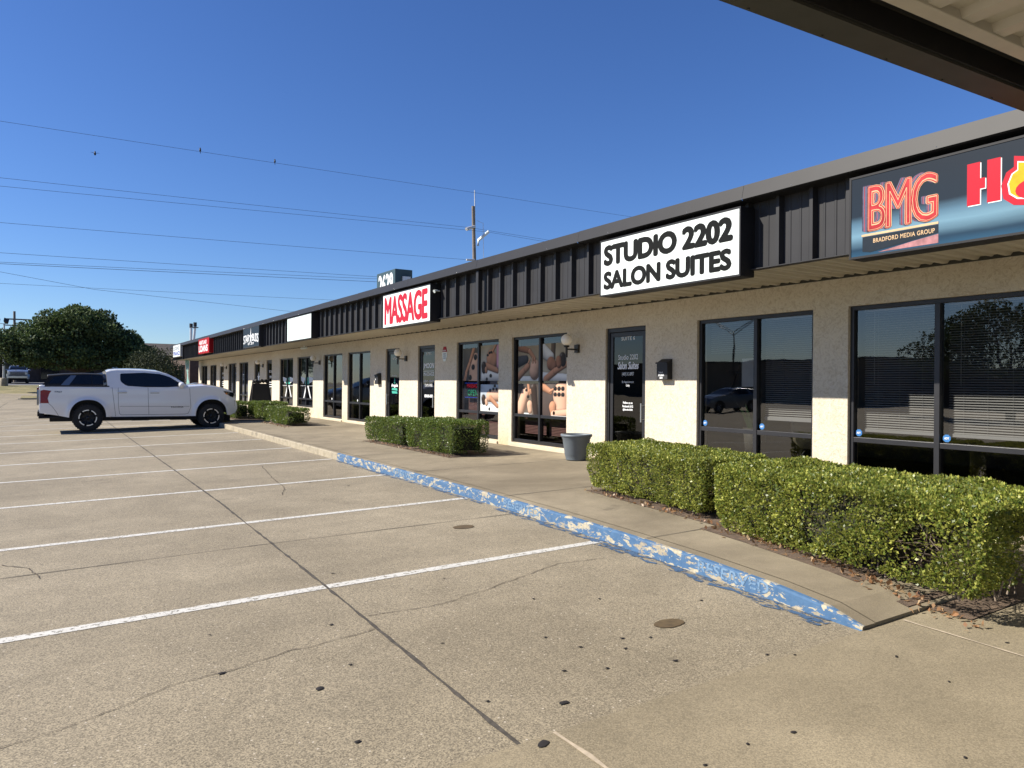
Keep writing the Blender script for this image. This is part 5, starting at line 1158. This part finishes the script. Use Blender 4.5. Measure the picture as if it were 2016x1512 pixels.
# ------------------------------------------------------------------ trees and bushes
def tree(name, cx, cy, zb, blobs, nleaf, size, mat, label, trunk, cat='tree', seed=1, group=None):
    o = empty(name, (cx, cy, zb), label, cat, group); r = np.random.default_rng(seed); main = list(blobs)
    for b in (main if trunk else []):
        for q in range(7):
            d = r.normal(0, 1, 3); d[2] = abs(d[2])*.9-.25; d /= np.linalg.norm(d); k = r.uniform(.30, .46); blobs = blobs+[(b[0]+d[0]*b[3]*.88, b[1]+d[1]*b[4]*.88, b[2]+d[2]*b[5]*.9, b[3]*k, b[4]*k, b[5]*k)]
    Ps = []; Qs = []
    wts = np.array([(b[3]*b[4]*b[5])**0.7 for b in blobs]); wts /= wts.sum()
    for b, w_ in zip(blobs, wts):
        n = int(nleaf*w_); d = r.normal(0, 1, (n, 3)); d /= np.linalg.norm(d, axis=1)[:, None]
        rad = r.uniform(0.40, 1.0, n)**0.42; rad *= 1+0.16*vnoise(d*1.0, 4.5, seed+int(b[0]*10) % 97)
        p = np.array([cx+b[0], cy+b[1], zb+b[2]])+d*rad[:, None]*np.array(b[3:6]); Ps.append(p); Qs.append(d)
    P = np.concatenate(Ps); Q = np.concatenate(Qs); keep = vnoise(P, 1.6/size*0.22, seed+5)+r.normal(0, .3, len(P)) > -0.55; P, Q = P[keep], Q[keep]
    leaf_mesh('crown', leaves(P, Q*0.4+np.array([0, 0, .3]), size, seed+7, 0.9), mat, o)
    m = MB(); rr = random.Random(seed)
    if trunk:
        th_, tr_ = trunk; base = Vector((cx, cy, zb-0.1)); fork = Vector((cx+0.1, cy, zb+th_)); m.tube([base, base.lerp(fork, .5)+Vector((.05, 0, 0)), fork], [tr_*1.25, tr_, tr_*.85], 10)
        for b in main:
            c = Vector((cx+b[0], cy+b[1], zb+b[2])); mid = fork.lerp(c, .5)+Vector((rr.uniform(-.2, .2), rr.uniform(-.2, .2), -.1)); m.tube([fork-Vector((0, 0, .2)), mid, c], [tr_*.6, tr_*.38, tr_*.12], 7, caps=False)
            for q in range(4):
                e = c+Vector((rr.uniform(-.7, .7)*b[3], rr.uniform(-.7, .7)*b[4], rr.uniform(-.2, .7)*b[5])); m.tube([mid.lerp(c, .5), c.lerp(e, .5)+Vector((0, 0, .1)), e], [tr_*.22, tr_*.12, tr_*.04], 5, caps=False)
        m.build('trunk', BARK, o)
    else:
        for q in range(14):
            e = Vector((cx+rr.uniform(-1, 1), cy+rr.uniform(-1, 1), zb+rr.uniform(.8, 1.8))); m.tube([(cx, cy, zb-.1), ((cx+e.x)/2, (cy+e.y)/2, zb+.4), e], [.05, .03, .01], 5, caps=False)
        m.build('stems', BARK, o)
    return o
cx, cy = 2.4, 78.0; zb = gz(2.4, 78)
tree('oak_tree', cx, cy, zb, [(0.4, 0, 5.4, 3.0, 3.0, 2.0), (-2.3, .4, 4.7, 2.5, 2.6, 2.0), (-4.0, 0, 4.2, 2.0, 2.2, 1.6), (-5.8, -.3, 3.6, 1.5, 1.8, 1.25), (2.7, 0, 4.4, 2.2, 2.4, 1.8), (4.2, .3, 3.6, 1.9, 2.2, 1.7), (1.6, -1, 3.1, 2.4, 2.0, 1.2),
     (-1.0, -1, 3.3, 2.4, 2.0, 1.4), (-3.4, -.8, 3.0, 1.6, 1.8, 1.0), (4.8, .2, 2.7, 1.5, 1.8, 1.2), (1.2, .8, 6.2, 1.8, 1.8, 1.2), (-1.2, -.4, 5.9, 1.5, 1.5, 1.1)], 62000, 0.25, LEAF_OAK, 'broad dark live oak in front of the brick building at the left', (2.0, 0.32), seed=3)
tree('round_shrub', 6.45, 58.6, gz(6.4, 58.6), [(0, 0, 1.75, 1.95, 1.95, 2.05), (0.9, 0, 1.2, 1.3, 1.4, 1.4), (-.8, 0, 1.1, 1.2, 1.3, 1.3)], 15000, 0.13, LEAF_BUSH, 'round clipped dark shrub standing between the oak and the mall end', None, 'shrub', seed=8)
tree('evergreen_tree', -9.5, 97, gz(-9, 97), [(0, 0, 3.0, 3.2, 2.5, 2.6), (2.0, 0, 2.0, 2.4, 2.0, 1.9), (-2.5, 0, 4.0, 2.6, 2.5, 2.6)], 12000, 0.28, LEAF_OAK, 'dark tree at the left edge behind the light pole', (1.6, .2), seed=12)
tree('lot_tree', -35, 22.5, gz(-14, 22), [(0, 0, 4.6, 3.8, 4.0, 2.4), (1.5, 3, 4.0, 2.2, 2.6, 1.9), (-1, -3, 4.2, 2.4, 2.6, 2.0), (0, 1, 6.0, 2.2, 2.4, 1.4)], 16000, 0.22, LEAF_OAK, 'tree across the lot, seen mirrored in the front window', (2.2, .22), seed=21)

# ------------------------------------------------------------------ far buildings
gb = gz(10, 108)
o = empty('brick_building', (6, 112, gb), 'long low brown brick building with shingled mansard roof behind the oak', 'building')
m = MB(); m.box(-14, 108, gb-0.3, 34, 120, gb+3.75); m.build('wall', BRICK, o)
m = MB(); m.add([(-14.6, 107.2, gb+3.7), (34.6, 107.2, gb+3.7), (34.6, 109.8, gb+5.35), (-14.6, 109.8, gb+5.35), (-14.6, 120.6, gb+5.35), (34.6, 120.6, gb+5.35), (-14.6, 107.2, gb+3.45), (34.6, 107.2, gb+3.45), (-14.6, 108, gb+3.45), (34.6, 108, gb+3.45), (-14.6, 120.6, gb+3.45), (34.6, 120.6, gb+3.45)],
                [[0, 1, 2, 3], [3, 2, 5, 4], [6, 7, 1, 0], [8, 9, 7, 6], [6, 0, 3, 4, 10], [1, 7, 11, 5, 2]]); m.build('roof', SHINGLE, o)
for i in range(12):
    x = -12+i*3.8; m = MB(); m.box(x, 107.9, gb+0.4, x+1.9, 107.995, gb+2.9); wn = m.build('window', DARKWIN, o); m = MB(); m.box(x-.08, 107.86, gb+.3, x-.005, 107.99, gb+3.0); m.box(x+1.905, 107.86, gb+.3, x+1.98, 107.99, gb+3.0); m.box(x-.08, 107.86, gb+2.905, x+1.98, 107.99, gb+3.0); m.build('frame', BRICK, wn)
m = MB(); m.box(6.6, 107.0, gb-.2, 10.4, 107.85, gb+2.6); ps = m.build('side_panel', PALEBL, o)
# brick shop seen just past the end of the mall
o = empty('brick_shop', (14, 66, gz(12, 66)), 'dark brick building front just beyond the far end of the mall', 'building')
m = MB(); m.box(9.6, 63, 0.2, 24, 74, 3.9); m.build('wall', BRICK, o); m = MB(); m.box(9.4, 62.8, 3.9, 24.2, 74.2, 4.05); m.build('roof', SHINGLE, o)
for x in (10.6, 12.6): m = MB(); m.box(x, 62.93, 0.9, x+1.4, 62.99, 3.0); m.build('window', DARKWIN, o)
m = MB(); m.box(9.53, 65.5, 0.9, 9.59, 68, 3.0); m.build('window', DARKWIN, o)
# across the lot (mirrored in the glass)
o = empty('opposite_building', (-54, 25, gz(-14, 25)), 'low tan masonry building across the lot, seen mirrored in the glass', 'building')
m = MB(); m.box(-66, -25, -0.6, -52, 38, 3.1); m.build('wall', BRICK, o)
m = MB(); m.box(-66.3, -25.3, 3.1, -51.5, 38.3, 3.35); m.build('roof', SHINGLE, o)
m = MB(); m.box(-60, 12.0, 3.35, -58, 15.5, 5.6); m.box(-60, 10.8, 3.35, -57.5, 17.5, 4.4); m.box(-60, 27, 3.35, -58, 29.3, 5.0); m.build('chimney', BRICK, o)
for i in range(10): m = MB(); m.box(-52, -22+i*6, 0.3, -51.93, -19+i*6, 2.4); m.build('window', DARKWIN, o)
o = empty('tan_building', (-60, 55, gz(-14, 55)), 'flat roofed tan block across the lot, seen mirrored in the glass', 'building')
m = MB(); m.box(-66, 40, -.6, -50, 92, 4.3); m.build('wall', TANW, o); m = MB(); m.box(-66.1, 39.9, 4.3, -49.9, 92.1, 4.5); m.build('parapet', SHINGLE, o)

# ------------------------------------------------------------------ poles, wires, birds
o = empty('utility_pole', (39.3, 69.8, gz(34, 69)), 'weathered wooden utility pole rising behind the mall roof', 'utility pole')
m = MB(); m.tube([(39.45, 69.7, 0), (39.30, 69.8, 12), (39.07, 69.94, 20.95)], [0.26, 0.22, 0.17], 12); m.build('pole', WOODP, o)
m = MB(); m.tube([(39.28, 69.85, 18.5), (39.22, 69.9, 22.7)], 0.055, 8); m.build('top_rod', GALV, o)
m = MB(); m.tube([(39.1, 69.6, 18.7), (37.9, 69.3, 18.2)], [.14, .19], 8); m.build('street_light', GALV, o)
m = MB(); m.tube([(39.4, 69.4, 16.6), (39.4, 69.3, 17.2), (40.5, 69.0, 18.2)], [.14, .16, .16], 8); m.build('standoff_arm', WHITEP, o)
m = MB(); m.tube([(39.1, 69.6, 15.05), (38.0, 69.4, 14.95)], [.12, .10], 8); m.tube([(39.4, 69.7, 19.4), (40.2, 69.7, 19.2), (40.35, 69.7, 13)], .025, 5); m.build('conduit', GALV, o)
def wire(pts, label, sag=0.5, r=0.014):
    m = MB(); P = []
    for (a, b) in zip(pts, pts[1:]):
        a, b = Vector(a), Vector(b)
        for i in range(24):
            t = i/24; p = a.lerp(b, t); p.z -= sag*4*t*(1-t); P.append(p)
    P.append(Vector(pts[-1])); m.tube(P, r, 5); tag(m.build('power_line', WIRE), label, 'cable', 'overhead lines across the sky')
XL = -46
def wl(zL, zR, xr, yr, zfar=None):
    """span whose height at x=-3.3 is zL and at xr is zR"""
    s_ = (zR-zL)/(xr+3.3); return (XL, 71.9+(71.9-yr)*0.5, zL+s_*(XL+3.3))
wire([wl(22.41, 22.44, 39.12, 69.88), (39.12, 69.88, 22.44), (95, 67, 22.6)], 'topmost power line, with two small birds sitting on it', 0.15)
wire([wl(17.85, 18.47, 38.2, 69.9), (38.2, 69.4, 18.45), (95, 67, 17.3)], 'second power line from the top, meeting the pole at the street light', 0.15)
wire([wl(17.16, 18.08, 40.22, 69.0), (40.3, 69.0, 18.15), (95, 67, 16.6)], 'third power line from the top, meeting the white standoff arm', 0.15)
wire([wl(14.31, 15.02, 38.27, 69.9), (38.2, 69.45, 14.98)], 'fourth power line from the top, meeting the pole just above the roof', 0.15)
wire([wl(11.87, 12.41, 28.23, 70.4), (28.23, 70.39, 12.41), (60, 69, 12.9)], 'fifth power line from the top, uppermost of the close bundle', 0.1)
wire([wl(11.18, 12.3, 28.23, 70.4), (28.23, 70.39, 12.20), (60, 69, 12.9)], 'sixth power line from the top, middle of the close bundle', 0.1)
wire([wl(11.02, 11.94, 28.23, 70.4), (28.23, 70.39, 11.90), (60, 69, 12.6)], 'seventh power line from the top, lowest of the close bundle', 0.1, .018)
wire([wl(9.43, 9.77, 23.98, 70.6), (23.98, 70.59, 9.77), (60, 69, 10.2)], 'thin nearly level low line crossed by a slanting one', 0.1, .011)
wire([(-20, 55, 10.9), (-2.73, 60.89, 8.99), (2.98, 63.2, 8.46), (17.99, 66.72, 8.05), (40, 70, 8.0)], 'slanting service line that crosses the lowest level one', 0.0, .011)
def bird(x, y, z, label, fly=False):
    o = empty('bird', (x, y, z), label, 'bird'); m = MB()
    m.lathe([(.001, -.15), (.05, -.12), (.085, -.03), (.08, .05), (.05, .11), (.06, .16), (.045, .20), (.001, .23)], (x, y, z+.10), 'z', 10)
    if not fly: m.tube([(x, y+.05, z), (x+.05, y+.12, z-.18)], [.035, .02], 6); m.tube([(x-.05, y, z+.28), (x-.11, y, z+.27)], [.02, .004], 5)
    else:
        for s_ in (-1, 1): m.add([(x, y+.06, z+.1), (x, y-.1, z+.08), (x+s_*.2, y-.05, z+.2), (x+s_*.38, y, z+.14), (x+s_*.2, y+.08, z+.2)], [[0, 1, 2, 4], [2, 3, 4]])
    m.build('body', BLACKM, o)
bird(11.56, 71.17, 22.42, 'small dark bird perched on the top power line, left of the pair'); bird(18.1, 70.86, 22.42, 'small dark bird perched on the top power line, right of the pair'); bird(3.33, 71.55, 20.75, 'tiny dark bird flying in the open sky below the top line', True)
# left-hand poles
gp = gz(-3.5, 85)
o = empty('light_pole', (-3.45, 85, gp), 'pole with twin floodlights and concrete foot at the left edge', 'light pole')
m = MB(); m.tube([(-3.45, 85, gp+.7), (-3.45, 85, 7.0)], [.10, .07], 10); m.build('pole', GALV, o)
m = MB(); m.lathe([(.35, -.1), (.35, .7), (.30, .75), (.001, .75)], (-3.45, 85, gp), 'z', 16); m.build('concrete_foot', KERB, o)
for dx, rot in ((-.55, -1), (.15, 1)):
    m = MB(); m.add([(-3.45+dx-.2, 84.8, 7.25), (-3.45+dx+.2, 84.8, 7.1), (-3.45+dx+.25, 85.2, 7.45), (-3.45+dx-.15, 85.2, 7.6), (-3.45+dx-.12, 84.9, 7.05), (-3.45+dx+.14, 84.9, 6.95), (-3.45+dx+.16, 85.2, 7.2), (-3.45+dx-.1, 85.2, 7.3)], [[0, 1, 2, 3], [4, 7, 6, 5], [0, 4, 5, 1], [1, 5, 6, 2], [2, 6, 7, 3], [3, 7, 4, 0]]); m.build('floodlight', BRONZE, o)
m = MB(); m.tube([(-4.0, 85, 7.0), (-3.3, 85, 7.0)], .03, 6); m.build('crossbar', GALV, o)
o = empty('transformer_pole', (-3.3, 102.6, gz(-3, 102)), 'wooden utility pole with crossarms and grey transformer behind the oak', 'utility pole')
m = MB(); m.tube([(-3.1, 102.6, 1), (-3.2, 102.6, 9.6)], [.16, .12], 8); m.build('pole', WOODP, o)
m = MB(); m.box(-4.0, 102.5, 8.6, -1.6, 102.62, 8.75); m.box(-4.1, 102.5, 7.9, -2.3, 102.62, 8.02); m.build('crossarm', WOODP, o)
m = MB(); m.lathe([(.001, 0), (.28, 0), (.30, .1), (.30, .85), (.24, .95), (.001, .98)], (-3.55, 102.3, 5.7), 'z', 14); m.build('transformer', GALV, o)
o = empty('street_lamp', (-30, 40.5, gz(-14, 40)), 'tall Y armed lamp post across the lot, seen mirrored in the glass', 'street lamp')
m = MB(); m.tube([(-30, 40.5, -.3), (-30, 40.5, 6.0)], [.09, .06], 8)
for s_ in (-1, 1): m.tube([(-30, 40.5, 5.7), (-30, 40.5+s_*2.0, 6.9)], .03, 6); m.tube([(-30, 40.5, 6.0), (-30, 40.5+s_*2.0, 7.0)], .03, 6)
m.build('pole', BRONZE, o)
m = MB(); [m.box(-30.15, 40.5+s_*2.1-.35, 6.9, -29.85, 40.5+s_*2.1+.35, 7.05) for s_ in (-1, 1)]; m.build('lamp_heads', BRONZE, o)
# roof things
o = empty('rooftop_sign', (14.6, 33.7, CAPT-.1), 'faded teal box sign with white number 2629 rising above the roof', 'sign')
m = MB(); m.box(14.0, 32.62, 5.35, 14.9, 34.92, 7.10); m.build('sign_box', TEALSIGN, o, bevel=.02)
m = MB(); add_text(m, '2629', wallframe(13.999, 34.92, 6.02), .25, 0, 2.05, 0.95, .004, 0, .02); m.build('lettering', DECAL, o, recalc=False)
m = MB(); m.box(14.5, 33.0, CAPT-.1, 14.7, 33.2, 5.35); m.box(14.5, 34.3, CAPT-.1, 14.7, 34.5, 5.35); m.build('support', GALV, o)
m = MB(); m.box(14.35, 32.50, 6.2, 14.75, 32.61, 6.75); m.build('vent_box', GALV, o)
for i, (x, y, h_) in enumerate(((7.55, 49.2, 5.23), (7.62, 48.2, 5.24))):
    o = empty('flue_pipe', (x, y, CAPT-.1), ('straight' if i == 0 else 'slightly leaning')+' roof flue pipe with dark cap above the far sign', 'flue pipe', 'flue pipes on the far roof')
    dx = 0 if i == 0 else .10; m = MB(); m.tube([(x-dx, y, CAPT-.12), (x, y, h_-.25)], .075, 10); m.build('pipe', GALV, o)
    m = MB(); m.tube([(x, y, h_-.25), (x, y, h_)], .10, 10); 
    if i: m.box(x-.17, y-.17, h_-.33, x+.17, y+.17, h_-.29)
    m.build('cap', BLACKM, o)
o = empty('security_camera', (7.9, 26.6, SOF-.02), 'small white security camera hanging from the soffit by the star windows', 'camera')
m = MB(); m.tube([(7.9, 26.6, SOF), (7.9, 26.6, SOF-.06)], .03, 8); m.tube([(7.98, 26.55, SOF-.09), (7.8, 26.7, SOF-.11)], .04, 10); m.build('housing', WHITEP, o)
for (y, lb) in ((13.55, 'tiny white floodlight on the fascia right of the MASSAGE sign'), (21.66, 'tiny white floodlight on the fascia right of the blank white sign')):
    o = empty('floodlight', (XF-.07, y, 1.93+E), lb, 'light'); m = MB(); m.tube([(XF-.06, y, 1.90+E), (XF-.15, y, 1.90+E), (XF-.19, y-.01, 1.88+E)], [.015, .02, .035], 8); m.build('lamp_head', WHITEP, o)
# easel sign, flag, banner at the far doors
zf = wz(7.6, 32)+.004
o = empty('easel_sign', (7.47, 31.2, zf), 'tall black sandwich board with dark floral top standing on the walkway', 'sandwich board')
XL_, XR_ = 7.02, 7.92
m = MB(); m.prism([(XL_, 0), (XR_, 0), (XR_-.14, 1.22), (XL_+.14, 1.22)], lambda u, v, d: (u, 31.0+v*0.16+d, zf+v), 0, .03); m.prism([(XL_, 0), (XR_, 0), (XR_-.14, 1.22), (XL_+.14, 1.22)], lambda u, v, d: (u, 31.45-v*0.16+d, zf+v), 0, .03); m.build('board', BLACKM, o)
m = MB()
for a, b_ in (((XL_, 30.97, zf), (XL_+.16, 31.2, zf+1.36)), ((XR_, 30.97, zf), (XR_-.16, 31.2, zf+1.36)), ((XL_, 31.5, zf), (XL_+.16, 31.3, zf+1.36)), ((XR_, 31.5, zf), (XR_-.16, 31.3, zf+1.36))): m.tube([a, b_], .02, 6)
m.build('frame', BRONZE, o)
m = MB(); rr = random.Random(4)
for i in range(14): m.lathe([(.001, -.06), (.05, -.04), (.065, 0), (.045, .05), (.001, .06)], (XL_+.16+i*.045, 31.22+rr.uniform(-.03, .03), zf+1.28+rr.uniform(0, .08)), 'z', 7)
m.build('floral_top', BLACKM, o)
zf = wz(7.4, 49)
o = empty('feather_flag', (7.45, 49.4, zf), 'teal printed feather flag on a thin pole at the far end of the mall', 'flag')
m = MB(); m.tube([(7.5, 48.6, zf), (7.42, 49.0, zf+1.6), (7.40, 50.3, zf+2.85)], [.02, .015, .01], 6); m.build('pole', GALV, o)
m = MB(); m.sheet(lambda t, u: (7.44+.06*math.sin(t*9+u*3), 48.65+t*.9+u*(.35+.75*math.sin(min(1, t+.1)*2.6)), zf+.35+t*2.4), [i/14 for i in range(15)], [0, .25, .5, .75, 1]); m.build('flag_cloth', FLAGT, o)
o = empty('yard_banner', (6.3, 49.0, zf), 'small white banner with a dark star emblem beside the feather flag', 'banner')
m = MB(); m.sheet(lambda t, u: (6.35+.05*math.sin(u*5), 48.3+u*1.9, zf+.32+t*(.95+.25*(1-u))), [0, .5, 1], [0, .25, .5, .75, 1]); m.build('banner_cloth', FLAGW, o)
m = MB(); m.prism([(-.3+u, v) for u, v in [(.3, .35), (.38, .1), (.62, .08), (.42, -.04), (.5, -.3), (.3, -.12), (.1, -.3), (.18, -.04), (-.02, .08), (.22, .1)]], wallframe(6.28, 49.1, zf+.9), .0, .01); m.build('emblem', BLACKM, o)
m = MB(); m.tube([(6.36, 48.25, zf-.1), (6.36, 48.25, zf+1.55)], .02, 6); m.tube([(6.3, 50.25, zf-.1), (6.3, 50.25, zf+1.35)], .02, 6); m.build('stakes', GALV, o)
# inside the salon window
zi = 0.335
o = empty('snake_plant', (8.95, 7.35, zi), 'potted snake plant inside the salon window', 'houseplant')
m = MB(); m.lathe([(.001, 0), (.13, 0), (.17, .42), (.15, .42), (.14, .38), (.001, .38)], (8.95, 7.35, zi+.25), 'z', 18); m.build('pot', PGREY, o)
m = MB(); rr = random.Random(2)
for i in range(16):
    a = rr.uniform(0, 6.28); b0 = Vector((8.95+.07*math.cos(a), 7.35+.07*math.sin(a), zi+.6)); h_ = rr.uniform(.25, .62); t = b0+Vector((math.cos(a)*h_*.45, math.sin(a)*h_*.45, h_)); sd_ = Vector((-math.sin(a), math.cos(a), 0))*.028
    mid = b0.lerp(t, .55)+Vector((0, 0, .03)); m.add([b0-sd_*.6, b0+sd_*.6, mid+sd_, t, mid-sd_], [[0, 1, 2, 4], [4, 2, 3]])
m.build('leaves', PLANTG, o, recalc=False)
m = MB(); m.tube([(8.95, 7.35, zi), (8.95, 7.35, zi+.25)], .09, 10); m.build('stand', BLACKM, o)
o = empty('wall_shelf', (9.6, 7.9, 1.5), 'three tier black wall shelf with small frames inside the salon', 'shelf')
m = MB()
for z in (1.55, 1.85, 2.15): m.box(9.5, 7.45, z, 9.75, 8.35, z+.025)
m.tube([(9.72, 7.6, 2.15), (9.5, 7.7, 1.55)], .01, 5); m.tube([(9.72, 8.2, 2.15), (9.5, 8.3, 1.55)], .01, 5); m.box(9.75, 7.45, 1.5, 9.77, 8.35, 2.2); m.build('shelves', BLACKM, o)
m = MB(); m.box(9.55, 7.8, 1.88, 9.57, 8.02, 2.08); m.build('picture_frame', PAPER, o)
o = tag(MB().box(GX+.01, 6.90, 1.62, GX+.014, 7.11, 2.02).build('notice', PAPER), 'white paper notice taped inside the salon window by the mullion', 'notice')
o = empty('easel', (9.0, 6.25, zi), 'black framed board on a stand inside the salon window', 'easel')
m = MB(); m.box(9.0, 6.05, 1.60, 9.02, 6.45, 1.98); m.tube([(9.03, 6.1, zi), (9.03, 6.2, 1.6)], .012, 5); m.tube([(9.03, 6.4, zi), (9.03, 6.3, 1.6)], .012, 5); m.build('frame', BLACKM, o)
m = MB(); m.box(8.99, 6.08, 1.63, 8.998, 6.42, 1.95); m.build('board', PGREY, o)
o = empty('salon_chair', (9.2, 6.5, zi), 'beige shell chair inside the salon window', 'chair')
m = MB(); m.lathe([(.001, 0), (.2, .02), (.30, .12), (.33, .35), (.31, .42), (.28, .35), (.25, .15), (.001, .08)], (9.2, 6.5, zi+.40), 'z', 18); m.build('seat', PBEIGE, o)
m = MB(); [m.tube([(9.2+.08*c, 6.5+.08*s_, zi+.42), (9.2+.26*c, 6.5+.26*s_, zi)], .014, 6) for c, s_ in ((1, 1), (1, -1), (-1, 1), (-1, -1))]; m.build('legs', BLACKM, o)
